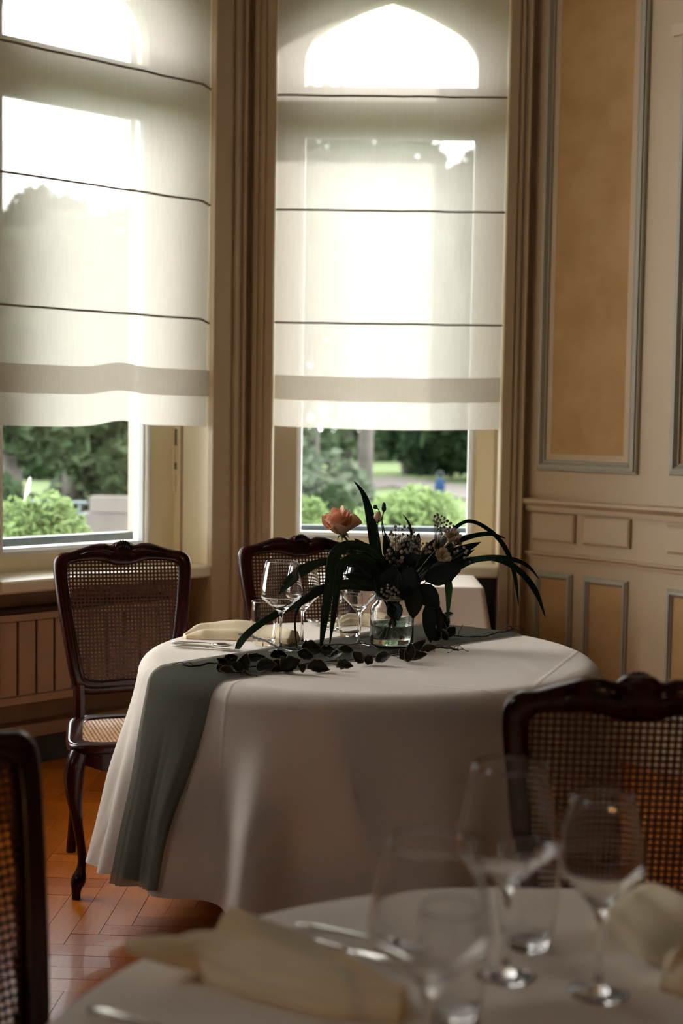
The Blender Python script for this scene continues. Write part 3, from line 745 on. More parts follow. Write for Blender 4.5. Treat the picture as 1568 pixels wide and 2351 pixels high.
# ------------------------------------------------------------------ cane-back chairs
def chair():
    root = empty('dining_chair')
    ZS = .462
    def bp(x, h, off=0):     # back surface: reclined and slightly hollow
        t = max(0, h-.44); return Vector((x, -.200-.235*t+.35*x*x*sm(.5, .9, h)*-.0+off*.97, h-off*-.2))
    OUTK = [(0, 1.020), (.024, 1.017), (.040, 1.007), (.062, 1.013), (.095, 1.011), (.135, .999), (.172, .988), (.203, .984), (.222, .968), (.228, .940), (.224, .88), (.212, .78), (.195, .66), (.180, .575), (.165, .540), (.11, .530), (.05, .532)]
    INK = [(0, .943), (.022, .943), (.040, .947), (.062, .954), (.090, .958), (.125, .957), (.152, .955), (.171, .950), (.181, .941), (.183, .920), (.179, .87), (.168, .78), (.152, .68), (.140, .606), (.128, .584), (.09, .576), (.04, .578)]
    full = lambda K, zb: [Vector((x, h, 0)) for x, h in K]+[Vector((0, zb, 0))]+[Vector((-x, h, 0)) for x, h in K[::-1][:-1]]
    o_ = spline(full(OUTK, .533), 4, True); i_ = spline(full(INK, .579), 4, True); n = len(o_)
    SEC = [(0, -.013), (.0, .006), (.18, .014), (.45, .016), (.62, .010), (.72, .014), (.88, .013), (1, .006), (1, -.013), (.5, -.017)]
    mb = MB(); vs = []
    for q in range(n):
        for t, off in SEC:
            p = o_[q].lerp(i_[q], t); vs.append(bp(p.x, p.y, off))
    k = len(SEC); mb.add(vs, [(q*k+i, ((q+1) % n)*k+i, ((q+1) % n)*k+(i+1) % k, q*k+(i+1) % k) for q in range(n) for i in range(k)])
    mb.build('back_frame', M_wood, root, smooth=True)
    # carved shell in the crest, both faces
    mb = MB()
    for side in (1, -1):
        for j in range(-3, 4):
            a = j*.33; c = bp(.020*math.sin(a)*1.2, .992+.018*math.cos(a), side*.014); mb.ball(c, .010, .7, .6, 1.3, 8, 6)
        for sx in (-1, 1):
            mb.tube([bp(sx*x, h, side*.015) for x, h in ((.03, .985), (.06, .992), (.10, .988), (.14, .978))], [.006, .0055, .004, .0015], 6)
    mb.build('crest_carving', M_wood, root, smooth=True)
    # cane sheet with its open octagons
    from math import floor
    inner = [(p.x, p.y) for p in i_]
    def inside(x, y):
        c = False; j = len(inner)-1
        for a in range(len(inner)):
            xi, yi = inner[a]; xj, yj = inner[j]
            if (yi > y) != (yj > y) and x < (xj-xi)*(y-yi)/(yj-yi)+xi: c = not c
            j = a
        return c
    def cane(fn, x0, x1, y0, y1, pitch, hole, test):
        mb = MB(); nx, ny = int((x1-x0)/pitch), int((y1-y0)/pitch)
        for i in range(nx):
            for j in range(ny):
                cx, cy = x0+(i+.5)*pitch, y0+(j+.5)*pitch
                if not test(cx, cy): continue
                h = pitch/2; sq = [(-h, -h), (0, -h), (h, -h), (h, 0), (h, h), (0, h), (-h, h), (-h, 0)]
                oc = []
                for (a, b) in sq:
                    L_ = math.hypot(a, b); oc.append((a/L_*hole, b/L_*hole))
                vs = [fn(cx+a, cy+b, 0) for a, b in sq]+[fn(cx+a, cy+b, .0006) for a, b in oc]
                mb.add(vs, [(q, (q+1) % 8, 8+(q+1) % 8, 8+q) for q in range(8)])
        return mb
    g = .010
    tb = lambda x, y: any(inside(x+a, y+b) for a, b in ((0, 0), (g, 0), (-g, 0), (0, g), (0, -g)))
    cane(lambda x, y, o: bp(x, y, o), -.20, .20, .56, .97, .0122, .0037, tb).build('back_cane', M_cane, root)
    # seat: moulded rim around a cane panel
    def seat_out(t, k=1.0):
        a = 2*PI*t; c, s_ = math.cos(a), math.sin(a); e = .32
        x = math.copysign(abs(c)**e, c); y = math.copysign(abs(s_)**e, s_)
        wx = .225+.030*y; xx = x*wx*k; yy = y*(.215*k)+(.018*(1-x*x) if y > 0 else 0)*k
        return xx, yy
    N_ = 96; SE = [(.985, -.022), (1.0, -.016), (1.0, -.006), (.985, .002), (.955, .006), (.93, .003), (.80, .004), (.775, .0), (.775, -.016)]
    mb = MB(); vs = []
    for q in range(N_):
        for kk, dz in SE:
            x, y = seat_out(q/N_, kk); vs.append((x, y, ZS+dz))
    k = len(SE); mb.add(vs, [(q*k+i, ((q+1) % N_)*k+i, ((q+1) % N_)*k+(i+1) % k, q*k+(i+1) % k) for q in range(N_) for i in range(k)])
    mb.build('seat_rim', M_wood, root, smooth=True)
    def ts(x, y):
        return abs(x) < (.225+.030*y/.215)*.80 and abs(y) < .215*.81
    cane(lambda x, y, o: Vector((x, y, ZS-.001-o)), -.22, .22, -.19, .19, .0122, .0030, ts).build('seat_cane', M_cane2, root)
    # apron with a scalloped lower edge
    mb = MB(); vs = []
    for q in range(N_):
        x, y = seat_out(q/N_, .955); x2, y2 = seat_out(q/N_, .90)
        a = q/N_*4; dip = .045+.022*abs(math.cos(PI*(a)))**2*1.0
        dip = .040+.035*(1-abs(math.sin(PI*a)))*(1 if True else 0)
        vs += [(x, y, ZS-.016), (x, y, ZS-dip-.012), (x2, y2, ZS-dip-.012), (x2, y2, ZS-.016)]
    mb.add(vs, [(q*4+i, ((q+1) % N_)*4+i, ((q+1) % N_)*4+(i+1) % 4, q*4+(i+1) % 4) for q in range(N_) for i in range(4)])
    mb.build('apron', M_wood, root, smooth=False)
    for sx in (-1, 1):     # cabriole front legs
        pts = spline([(sx*.205, .175, .44), (sx*.222, .193, .40), (sx*.226, .198, .33), (sx*.212, .184, .22), (sx*.198, .172, .12), (sx*.205, .180, .07), (sx*.216, .190, .035), (sx*.218, .192, .0)], 5)
        rr = []
        for p in pts:
            h = p.z; rr.append(.013+.017*sm(.20, .42, h)+.010*math.exp(-((h-.055)/.022)**2)+.003*math.exp(-((h-.30)/.1)**2))
        MB().tube(pts, rr, 12).build('front_leg', M_wood, root, smooth=True)
    for sx in (-1, 1):     # raked rear legs running up to the back frame
        pts = spline([(sx*.156, -.222, .56), (sx*.156, -.205, .50), (sx*.160, -.195, .42), (sx*.165, -.205, .28), (sx*.170, -.238, .12), (sx*.174, -.272, .0)], 5)
        rr = [.0165+.004*sm(.2, .42, p.z) for p in pts]
        MB().tube(pts, rr, 8).build('rear_leg', M_wood, root, smooth=False)
    return root
ch0 = chair()
def put(o, x, y, alpha, label, z=0):
    o.location = (x, y, z); o.rotation_euler = (0, 0, math.radians(180+alpha)); tag(o, label, 'chair', 'cane-back dining chairs'); return o
put(ch0, -.625, 4.40, 18, 'dark chair with cane back and seat left of the flower table, before the radiator')
put(copy_tree(ch0), -.045, 4.755, 18, 'dark cane-back chair behind the flower table, half hidden by glasses and leaves')
put(copy_tree(ch0), .525, 2.71, 177, 'blurred black cane-back chair seen from behind at the right')
put(copy_tree(ch0), -.345, 1.68, 50, 'out-of-focus cane-back chair cut off at the lower left corner of the picture')

# ------------------------------------------------------------------ glasses, jar, cutlery, napkins
def wineglass(h, w_, name, rim, zb):
    """h height, w_ largest bowl width, rim radius, zb height of the widest point"""
    root = empty(name); R_ = w_/2; fr_ = .036; st = .0040; zc = h*.455
    prof = [(0, 0), (fr_*.96, 0), (fr_, .0012), (fr_*.92, .0028), (.012, .0065), (.0052, .013), (st, .03), (st*.92, zc*.55), (st, zc-.022), (.0068, zc-.010), (.013, zc-.001)]
    out = spline([(.013, 0, zc-.001), (R_*.60, 0, zc+(zb-zc)*.42), (R_*.93, 0, zc+(zb-zc)*.80), (R_, 0, zb), (R_*.96, 0, zb+(h-zb)*.30), (rim+(R_-rim)*.35, 0, zb+(h-zb)*.75), (rim, 0, h)], 5)
    prof += [(p.x, p.z) for p in out[1:]]
    prof += [(rim-.0007, h+.0008), (rim-.0015, h)]
    prof += [(p.x-.0017, p.z+.0008) for p in out[::-1][1:-3]]+[(.009, zc+.010), (0, zc+.007)]
    MB().lathe(prof, 48).build('glass_body', M_glass, root, smooth=True)
    return root
def tumbler(name='tumbler'):
    root = empty(name)
    pr = [(0, 0), (.024, 0), (.028, .0015), (.031, .006), (.0355, .03), (.040, .06), (.0415, .085), (.0405, .112), (.0388, .131), (.0380, .1318), (.0374, .131), (.0390, .112), (.0400, .085), (.0386, .06), (.0342, .03), (.030, .017), (.018, .0135), (0, .013)]
    pts = spline([(a, 0, b) for a, b in pr], 3)
    MB().lathe([(max(0, p.x), p.z) for p in pts], 48).build('glass_body', M_glass, root, smooth=True); return root
gA = wineglass(.264, .124, 'wine_glass', .046, .166); gB = wineglass(.240, .106, 'wine_glass', .038, .156); gT = tumbler()
def place(o, p, label, cat, group, first=False, rz=0):
    c = o if first else copy_tree(o); c.location = (p.x, p.y, TZ+.0008); c.rotation_euler = (0, 0, rz); return tag(c, label, cat, group)
GA, GB, GT = 'large wine glasses', 'smaller wine glasses', 'water tumblers'
place(gA, PZ(644, 1496, TZ), 'large wine glass left of the flowers, in front of the smaller one', 'wine glass', GA, True)
place(gB, PZ(693, 1481, TZ), 'smaller wine glass behind the large one, left of the flowers', 'wine glass', GB, True)
place(gT, PZ(606, 1481, TZ), 'water tumbler in front of the folded napkin on the flower table', 'tumbler', GT, True)
place(gT, PZ(803, 1462, TZ), 'water tumbler just left of the flower jar', 'tumbler', GT)
place(gB, PZ(823, 1484, TZ), 'wine glass whose stem stands just left of the flower jar, bowl behind leaves', 'wine glass', GB)
place(gA, Vector((.096, 1.40, 0)), 'blurred large wine glass on the near table, leftmost and closest to the camera', 'wine glass', GA)
place(gA, Vector((.212, 1.72, 0)), 'blurred large wine glass on the near table before the dark chair', 'wine glass', GA)
place(gB, Vector((.318, 1.67, 0)), 'blurred smaller wine glass, rightmost on the near table', 'wine glass', GB)
place(gT, Vector((.251, 1.82, 0)), 'blurred water tumbler behind the wine glasses of the near table', 'tumbler', GT)
place(gT, Vector((.135, 1.585, 0)), 'blurred water tumbler between the two large wine glasses of the near table', 'tumbler', GT)
# jar
JP = PZ(899, 1486, TZ); JP.z = TZ+.004
jar = empty('glass_jar', JP, label='clear glass jar of water holding the flowers, twine round its neck', cat='jar')
JR = .0655
pr = [(0, 0), (JR-.006, 0), (JR-.001, .004), (JR, .010), (JR, .112), (JR-.004, .124), (JR-.014, .134), (.0475, .140), (.0475, .156), (.0485, .158), (.0475, .160), (.0450, .160), (.0445, .140), (JR-.018, .1325), (JR-.007, .122), (JR-.0032, .111), (JR-.0032, .012), (JR-.008, .006), (0, .006)]
MB().lathe(pr, 64).build('glass_body', M_glass, jar, smooth=True)
MB().lathe([(0, .0065), (JR-.009, .0067), (JR-.0037, .013), (JR-.0037, .066), (JR-.005, .0655), (0, .0655)], 48).build('water', M_water, jar, smooth=False)
mb = MB()
tw = [(.0500*math.cos(t*.2), .0500*math.sin(t*.2), .141+.0145*(t/125)+.0008*math.sin(t*.7)) for t in range(0, 126)]
mb.tube(tw, .0021, 6); mb.build('twine', M_twine, jar, smooth=True)
# cutlery
def bar(pts, ws, ts, seg=10):
    mb = MB(); n = len(pts); pts = [Vector(p) for p in pts]; vs = []
    for i in range(n):
        T = (pts[min(i+1, n-1)]-pts[max(0, i-1)]).normalized(); X = T.cross(Vector((0, 0, 1))).normalized(); Z = X.cross(T)
        for k in range(seg):
            a = 2*PI*k/seg; vs.append(pts[i]+X*math.cos(a)*ws[i]+Z*math.sin(a)*ts[i])
    mb.add(vs, [(i*seg+k, i*seg+(k+1) % seg, (i+1)*seg+(k+1) % seg, (i+1)*seg+k) for i in range(n-1) for k in range(seg)]+[tuple(range(seg))[::-1], tuple((n-1)*seg+k for k in range(seg))]); return mb
def cutlery(kind, p0, p1, label, L=.205, lift=.004, group='cutlery'):
    """handle end at p0, pointing to p1"""
    d = (p1-p0); d.z = 0; d.normalize(); rz = math.atan2(d.y, d.x)
    root = empty(kind, (p0.x, p0.y, TZ+lift), rz, label=label, cat=kind.split('_')[-1], group=group)
    bar([(0, 0, .002), (.006, 0, .002), (.03, 0, .003), (.07, 0, .004), (.11, 0, .004), (.125, 0, .003)], [.002, .010, .0085, .0055, .0032, .0032], [.001, .0026, .0025, .0022, .0018, .0018]).build('handle', M_steel, root, smooth=True)
    if 'knife' in kind: bar([(.125, 0, .003), (.14, 0, .003), (.18, .001, .003), (.205, .001, .003), (.215, .004, .003)], [.004, .0095, .010, .008, .001], [.0018, .0012, .001, .0008, .0005]).build('blade', M_steel, root, smooth=True)
    elif 'spoon' in kind:
        def f(a, b):
            x = .124+.066*b; w_ = .021*math.sin(PI*min(1, b*1.02+.02))**.62; return Vector((x, (a-.5)*2*w_, .004+.003*math.sin(PI*b)*0-.009*(1-((a-.5)*2)**2)*math.sin(PI*b)+.009))
        mods(MB().grid(f, 11, 13).build('bowl', M_steel, root, smooth=True), solid=.0012)
    else:
        mb = bar([(.124, 0, .003), (.135, 0, .001), (.15, 0, -.0005)], [.0032, .010, .011], [.0018, .0014, .0012])
        mb.build('fork_neck', M_steel, root, smooth=True)
        for j in range(4):
            y = (j-1.5)*.0060; bar([(.149, y, -.0005), (.165, y, -.001), (.185, y, .002), (.197, y, .005)], [.0022, .0016, .0014, .0006], [.0012, .001, .0009, .0005]).build('tine', M_steel, root, smooth=True)
    return root
cutlery('table_fork', PZ(392, 1476, TZ), PZ(560, 1485, TZ), 'steel fork lying left of the folded napkin on the flower table, rearmost of three', lift=.002)
cutlery('table_knife', PZ(392, 1483, TZ), PZ(575, 1499, TZ), 'steel knife on the flower table between fork and spoon', lift=.002)
cutlery('table_spoon', PZ(396, 1487, TZ), PZ(530, 1494, TZ), 'steel spoon with its bowl before the tumbler on the flower table, nearest of three', lift=.006)
cutlery('table_spoon', PZ(770, 1452, TZ), PZ(700, 1430, TZ), 'steel spoon lying behind the wine glasses of the flower table', lift=.004)
cutlery('table_fork', PZ(778, 1446, TZ), PZ(705, 1421, TZ), 'steel fork lying beside the rear spoon, behind the wine glasses', lift=.002)
cutlery('table_knife', PZ(620, 2146, TZ), PZ(905, 2222, TZ), 'blurred steel knife on the near table, left of the pair beside the napkin')
cutlery('table_fork', PZ(678, 2130, TZ), PZ(905, 2178, TZ), 'blurred steel fork on the near table, farther of the pair beside the napkin')
cutlery('table_knife', PZ(205, 2326, TZ), PZ(420, 2390, TZ), 'blurred silver handle at the bottom left edge of the near table')
def napkin(name, pts, ws, hs, label, seed=0, mat_=None, fold=.25, ph=.6, extra=False):
    P_ = spline(pts, 8); n = len(P_); m = len(pts)
    def itp(a, t):
        x = t*(m-1); i = min(int(x), m-2); f = x-i; f = f*f*(3-2*f); return a[i]*(1-f)+a[i+1]*f
    vs = []; seg = 40
    for i in range(n):
        t = i/(n-1); T = (P_[min(i+1, n-1)]-P_[max(i-1, 0)]); T.z = 0; T.normalize(); X = T.cross(Vector((0, 0, 1)))
        w_, h_ = itp(ws, t), itp(hs, t)
        for k in range(seg):
            a = 2*PI*k/seg; c, s_ = math.cos(a), math.sin(a)
            if s_ >= 0: z = h_*(s_**.7)*(1+fold*math.sin(3.2*a+ph+2.4*t)+.12*math.sin(7*a+5*t+seed))
            else: z = 0.03*h_*s_
            wob = 1+.07*math.sin(6*t+seed)+.05*noise.noise((t*4, a, seed))
            vs.append(P_[i]+X*(c*w_*wob)+Vector((0, 0, max(z, -.001)+.0015)))
    mb = MB(); mb.add(vs, [(i*seg+k, i*seg+(k+1) % seg, (i+1)*seg+(k+1) % seg, (i+1)*seg+k) for i in range(n-1) for k in range(seg)]+[tuple(range(seg))[::-1], tuple((n-1)*seg+k for k in range(seg))])
    if extra:      # the flap standing up behind the roll
        a0, pk, a1 = PZ(450, 2232, TZ), PZ(520, 2200, TZ)+Vector((0, 0, .066)), PZ(930, 2262, TZ)
        b0, b1 = PZ(455, 2262, TZ), PZ(900, 2320, TZ)
        def fl(u, v):
            top = a0.lerp(pk, u/.2) if u < .2 else pk.lerp(a1, ((u-.2)/.8)**.75)
            bot = b0.lerp(b1, u); p = bot.lerp(top, v); p.z += .005*math.sin(v*5+u*6)-.020*math.sin(PI*v)*(1-.4*u)+.004; p.z = max(p.z, TZ+.002)
            return p
        mb.grid(fl, 30, 12)
    return tag(mb.build(name, mat_ or M_napkin, smooth=True), label, 'napkin', 'cream napkins')
pz = lambda x, y, z=TZ: PZ(x, y, z)
napkin('folded_napkin', [pz(424, 1466), pz(470, 1464), pz(550, 1466), pz(620, 1470), pz(676, 1478)], [.014, .040, .050, .045, .030], [.012, .036, .046, .036, .034], 'cream folded napkin behind the cutlery at the left of the flower table', 1, fold=.24)
napkin('folded_napkin', [pz(765, 1440), pz(800, 1436), pz(850, 1436), pz(890, 1440)], [.02, .03, .035, .03], [.015, .036, .034, .02], 'cream folded napkin behind the tumbler and the flower jar', 2, fold=.12)
nn = napkin('folded_napkin', [pz(322, 2262)+Vector((-.015, .0, .040)), pz(400, 2248)+Vector((0, 0, .020)), pz(480, 2240)+Vector((0, 0, .004)), pz(600, 2272), pz(740, 2305), pz(930, 2330)], [.010, .024, .030, .034, .034, .026], [.012, .026, .040, .042, .038, .026], 'blurred cream napkin folded on the near table, its tip past the table edge', 3, fold=.22, extra=True)
napkin('folded_napkin', [pz(1400, 2090), pz(1470, 2120), pz(1560, 2180), pz(1660, 2240)], [.03, .055, .065, .05], [.012, .045, .05, .04], 'blurred cream napkin at the right edge of the near table, behind the glasses', 4, fold=.15)
napkin('rolled_napkin', [pz(1545, 2285), pz(1600, 2262), pz(1700, 2250)], [.020, .034, .04], [.030, .055, .06], 'blurred rolled cream napkin in the lower right corner of the near table', 6, fold=.10)

# ------------------------------------------------------------------ the bouquet
FD = JP.y
def F(px, py, d=0): return P(px, py, FD+d)
NECK = Vector((JP.x, JP.y, JP.z+.155))
U_ = 1/FPX*FD      # metres per pixel at the bouquet
def ribbon(pts, ws, vfold=.25, n=6, up=None, twist=0):
    """grass blade: tapering strip with a folded midrib, real thickness from solidify"""
    P_ = spline(pts, n); m = len(pts); N_ = len(P_); mb = MB(); vs = []
    view = (EYE-P_[N_//2]).normalized()
    for i in range(N_):
        t = i/(N_-1); x = t*(m-1); j = min(int(x), m-2); f = x-j; w_ = ws[j]*(1-f)+ws[j+1]*f
        T = (P_[min(i+1, N_-1)]-P_[max(i-1, 0)]).normalized(); X = T.cross(Vector(up) if up else view).normalized(); Y = X.cross(T)
        a = twist*t; X2 = X*math.cos(a)+Y*math.sin(a); Y2 = Y*math.cos(a)-X*math.sin(a)
        for q in (-1, -.5, 0, .5, 1): vs.append(P_[i]+X2*(q*w_)+Y2*((abs(q)-.5)*w_*vfold))
    mb.add(vs, [(i*5+k, i*5+k+1, (i+1)*5+k+1, (i+1)*5+k) for i in range(N_-1) for k in range(4)]); return mb
def blade(pp, ws, label, m=None, vf=.3, twist=0.0):
    pts = [F(*p) for p in pp]; r = empty('grass_blade', pts[0], label=label, cat='grass blade', group='long grass blades in the bouquet')
    mods(ribbon(pts, [w_*U_ for w_ in ws], vf, twist=twist).build('blade', m or M_blade, r, smooth=True, local=False), solid=.0007)
    # the stalk down into the jar
    a = pts[0]; b = NECK+Vector((max(-.028, min(.028, (a.x-NECK.x)*.3)), max(-.02, min(.02, (a.y-NECK.y)*.4)), -.01)); c = Vector((NECK.x-(b.x-NECK.x)*.8, NECK.y-(b.y-NECK.y)*.8, JP.z+.02))
    MB().tube(spline([a, a.lerp(b, .5)+Vector((0, 0, -.004)), b, b.lerp(c, .5), c], 4), .0016, 6).build('stalk', M_dstem, r, smooth=True, local=False)
blade([(868, 1300, 0), (858, 1230, .01), (845, 1165, .02), (832, 1130, .02), (813, 1105, .02)], [13, 13, 9, 5, .5], 'broad upright grass blade rising highest, right of the rose', vf=.5)
blade([(947, 1255, .03), (945, 1225, .03), (938, 1200, .03), (925, 1181, .03)], [3, 3.5, 2.5, .4], 'short thin curved grass tip above the middle of the bouquet')
blade([(985, 1290, .03), (1030, 1228, .05), (1065, 1199, .06), (1098, 1202, .07), (1140, 1232, .08), (1168, 1275, .08), (1183, 1330, .08), (1191, 1392, .08)], [5, 5, 4, 4.5, 5.5, 6, 5, .5], 'grass blade arching highest at the right and dropping straight down', twist=.5)
blade([(1000, 1290, .0), (1040, 1250, .0), (1080, 1232, .0), (1125, 1226, .0), (1160, 1236, .01)], [6, 7, 6, 5, .6], 'grass blade arching right just over the white florets', twist=.5)
blade([(1000, 1318, -.02), (1060, 1292, -.02), (1120, 1281, -.03), (1175, 1284, -.04), (1212, 1300, -.04), (1238, 1330, -.04)], [5, 7, 7, 5.5, 4, .4], 'grass blade bending far right with its tip before the panelled wall', twist=.3)
blade([(1010, 1330, -.02), (1080, 1290, -.03), (1130, 1282, -.05), (1185, 1305, -.06), (1228, 1355, -.07), (1252, 1417, -.08)], [5, 6, 6, 7, 7, .5], 'grass blade reaching lowest at the far right', twist=.4)
blade([(1010, 1290, -.02), (1022, 1312, -.04), (1030, 1350, -.05), (1027, 1428, -.05)], [4, 7, 9, .6], 'bright green blade hanging straight down right of the jar', M_blade2, vf=.2)
blade([(885, 1300, -.03), (850, 1262, -.06), (800, 1252, -.08), (768, 1275, -.09), (757, 1340, -.09), (745, 1420, -.09), (736, 1492, -.08)], [7, 10, 11, 13, 12, 9, 2], 'wide dark blade folded over and hanging down left of the jar', vf=.25)
blade([(880, 1310, -.03), (840, 1280, -.05), (790, 1290, -.07), (775, 1350, -.07), (765, 1420, -.07), (757, 1478, -.07)], [6, 8, 9, 8, 6, .8], 'narrower dark blade hanging close behind the wide folded one')
blade([(870, 1350, -.04), (810, 1345, -.06), (745, 1352, -.07), (690, 1382, -.08), (630, 1412, -.09), (580, 1445, -.09), (552, 1475, -.08), (540, 1503, -.07)], [6, 8, 10, 9, 8, 8, 8, 3], 'long blade sweeping from the jar to the lower left over the tumbler')
blade([(850, 1300, -.02), (800, 1292, -.04), (745, 1290, -.05), (700, 1307, -.06), (665, 1335, -.07), (640, 1366, -.07)], [5, 6, 8, 13, 12, .5], 'broad blade whose tip crosses the large wine glass bowl', twist=-.3)
blade([(862, 1352, -.03), (830, 1349, -.04), (780, 1347, -.05), (730, 1349, -.06), (705, 1356, -.06)], [5, 6, 6.5, 5, .6], 'bright green blade lying almost level above the rear tumbler', M_blade2, vf=.5)
blade([(865, 1345, -.05), (800, 1335, -.07), (740, 1348, -.08), (700, 1375, -.09), (680, 1410, -.09), (678, 1450, -.09), (684, 1502, -.08)], [4, 5, 6, 5, 2.5, 1.6, 1], 'thin curling tendril-like blade hanging beside the wine glass stems', M_leaf)
def leafmesh(base, tip, w_, cup=.25, curl=.15, nrm=None, ragged=0, seed=0):
    ax = tip-base; L_ = ax.length; ax.normalize(); nr = Vector(nrm) if nrm else (EYE-base).normalized()
    X = ax.cross(nr).normalized(); Z = X.cross(ax)
    def f(a, b):
        prof = math.sin(PI*min(1, b*.97+.03))**.75*(1-.25*b); x = (a-.5)*2
        wv = 1+ragged*noise.noise((b*6, x, seed))
        return base+ax*(L_*b)+X*(x*w_*prof*wv)+Z*(cup*w_*x*x*prof-curl*L_*b*b+ragged*.3*w_*noise.noise((b*5, x*2, seed+4)))
    return MB().grid(f, 7, 11)
# broad dark leaves, each on its stalk
LV = [  # base, tip, half width px, label
 ((905, 1330, -.02), (820, 1235, -.05), 20, 'dark pointed leaf rising left of the upright blade'),
 ((880, 1330, -.04), (806, 1262, -.06), 24, 'broad dark leaf below the rose stem'),
 ((890, 1345, -.05), (790, 1318, -.08), 18, 'dark leaf pointing left under the folded blade'),
 ((885, 1350, -.03), (770, 1335, -.05), 14, 'long low dark leaf pointing left above the bright blade'),
 ((900, 1300, .0), (882, 1222, .01), 14, 'narrow dark leaf standing under the closed buds'),
 ((915, 1320, -.02), (930, 1238, -.02), 20, 'dark leaf behind the lower florets'),
 ((940, 1310, .0), (962, 1222, .0), 15, 'blunt black leaf standing above the centre of the bouquet'),
 ((960, 1310, .02), (1000, 1236, .03), 17, 'dark curled leaf right of the blunt one'),
 ((970, 1300, -.02), (1105, 1244, -.02), 15, 'dark leaf pointing far right below the arching blades'),
 ((975, 1330, -.05), (1062, 1300, -.08), 30, 'large round black leaf facing right over the hanging green blade'),
 ((960, 1345, -.05), (1008, 1395, -.08), 28, 'round black leaf low at the right of the jar neck'),
 ((950, 1340, -.06), (950, 1420, -.09), 26, 'broad black leaf drooping over the jar shoulder'),
 ((985, 1380, -.06), (985, 1478, -.07), 19, 'dark leaf hanging down along the right side of the jar'),
 ((1003, 1385, -.05), (1012, 1455, -.05), 12, 'small dark leaf hanging beside the long one, right of the jar'),
 ((900, 1360, -.05), (905, 1300, -.08), 34, 'dark leaf filling the front centre of the bouquet'),
 ((925, 1375, -.06), (945, 1300, -.08), 36, 'dark leaf at the front right of the centre'),
 ((890, 1375, -.05), (868, 1310, -.07), 26, 'dark leaf at the front left of the centre'),
 ((900, 1385, -.05), (915, 1425, -.08), 22, 'black leaf folded down over the twine'),
 ((1000, 1310, -.03), (1090, 1262, -.03), 10, 'slim dark leaf lying under the right blades'),
 ((885, 1335, -.01), (782, 1300, .0), 26, 'black leaf hiding the bowl of the glass beside the jar'),
 ((880, 1300, .02), (792, 1268, .04), 22, 'black leaf behind the wide folded blade'),
 ((905, 1345, .01), (845, 1262, .02), 24, 'black leaf between the upright blade and the jar neck'),
 ((860, 1335, .03), (790, 1342, .05), 18, 'low black leaf just above the bright level blade'),
 ((960, 1290, .04), (935, 1225, .05), 16, 'dark leaf at the very back between the floret sprigs'),
 ((930, 1330, .03), (900, 1262, .05), 26, 'dark leaf at the back of the bouquet'),
 ((955, 1330, .03), (985, 1270, .05), 28, 'broad dark leaf at the back right of the bouquet'),
]
rr = random.Random(5)
for k, (b, t, hw, lab) in enumerate(LV):
    B_, T_ = F(*b), F(*t); root = empty('leaf_stem', B_, label=lab, cat='leaf', group='broad dark leaves in the bouquet')
    nr = (EYE-B_).normalized()+Vector((rr.uniform(-.4, .4), 0, rr.uniform(-.1, .5)))
    mods(leafmesh(B_, T_, hw*U_, rr.uniform(-.35, .4), rr.uniform(0, .14), nr, .12, k).build('leaf', M_leaf, root, smooth=True, local=False), solid=.0007)
    bb = NECK+Vector((rr.uniform(-.03, .03), rr.uniform(-.025, .025), -.005)); cc = Vector((NECK.x-(bb.x-NECK.x)*1.1, NECK.y-(bb.y-NECK.y), JP.z+.02+rr.uniform(0, .01)))
    MB().tube(spline([B_, B_.lerp(bb, .6), bb, bb.lerp(cc, .5), cc], 4), .0026, 6).build('stalk', M_stem if k % 3 else M_dstem, root, smooth=True, local=False)
def stem_pts(top, mid=None, bx=0):
    b = NECK+Vector((bx, rr.uniform(-.02, .02), -.005)); c = Vector((NECK.x-bx*1.1, NECK.y, JP.z+.018))
    return spline([top]+([mid] if mid else [])+[b, b.lerp(c, .5), c], 6)
# the rose
rc = F(786, 1224, 0); root = empty('peach_rose', rc, label='single peach rose leaning left above the table, at the left of the bouquet', cat='rose')
AX = Vector((-.28, -.25, .93)).normalized(); AX2 = AX.cross(Vector((0, 1, 0))).normalized(); AX3 = AX.cross(AX2)
def petal(ang, r0, h, wd, flare, z0=0, curl=.2, tw=0, seed=0):
    def f(a, b):
        t = ang+(a-.5)*wd*(.50+.50*math.sin(PI*min(1, b*.60+.08))); rr_ = r0*(math.sin(min(1, b*1.15+.12)*PI/2))+flare*b**2.2+.0016*math.sin(9*a+seed)*b
        ed = abs(a-.5)*2; z = z0+h*b*(1-.14*ed**3*b) + curl*.01*math.sin(PI*a*2+seed)*b
        rr_ += curl*.012*b**4*(1-ed*.5)
        return rc+AX2*(rr_*math.cos(t))+AX3*(rr_*math.sin(t))+AX*z
    return MB().grid(f, 13, 11)
pid = 0
for ring, (cnt, r0, h, wd, fl, z0) in enumerate([(2, .007, .062, 3.6, .000, .010), (3, .013, .062, 3.0, .001, .008), (4, .020, .059, 2.5, .002, .004), (4, .027, .054, 2.3, .005, .0)]):
    for i in range(cnt):
        pid += 1; mods(petal(i*2*PI/cnt+ring*.9, r0, h*(1+.05*math.sin(pid*2.1)), wd, fl, z0, 1, seed=pid).build('petal', M_rose, root, smooth=True, local=False), solid=.0008)
for i, (a, r0, h, wd, fl) in enumerate([(0.1, .031, .054, 2.2, .002), (1.9, .030, .050, 2.2, .004), (3.3, .028, .030, 1.5, .020), (4.7, .031, .040, 2.4, .006)]):
    mods(petal(a, r0, h, wd, fl, -.004, 1.5, seed=i).build('outer_petal', M_rosed, root, smooth=True, local=False), solid=.0008)
mb = MB()
for i in range(5):
    a = i*1.256; d = AX2*math.cos(a)+AX3*math.sin(a); mb.tube([rc-AX*.004, rc-AX*.006+d*.014, rc-AX*.018+d*.020], [.003, .0025, .0005], 5)
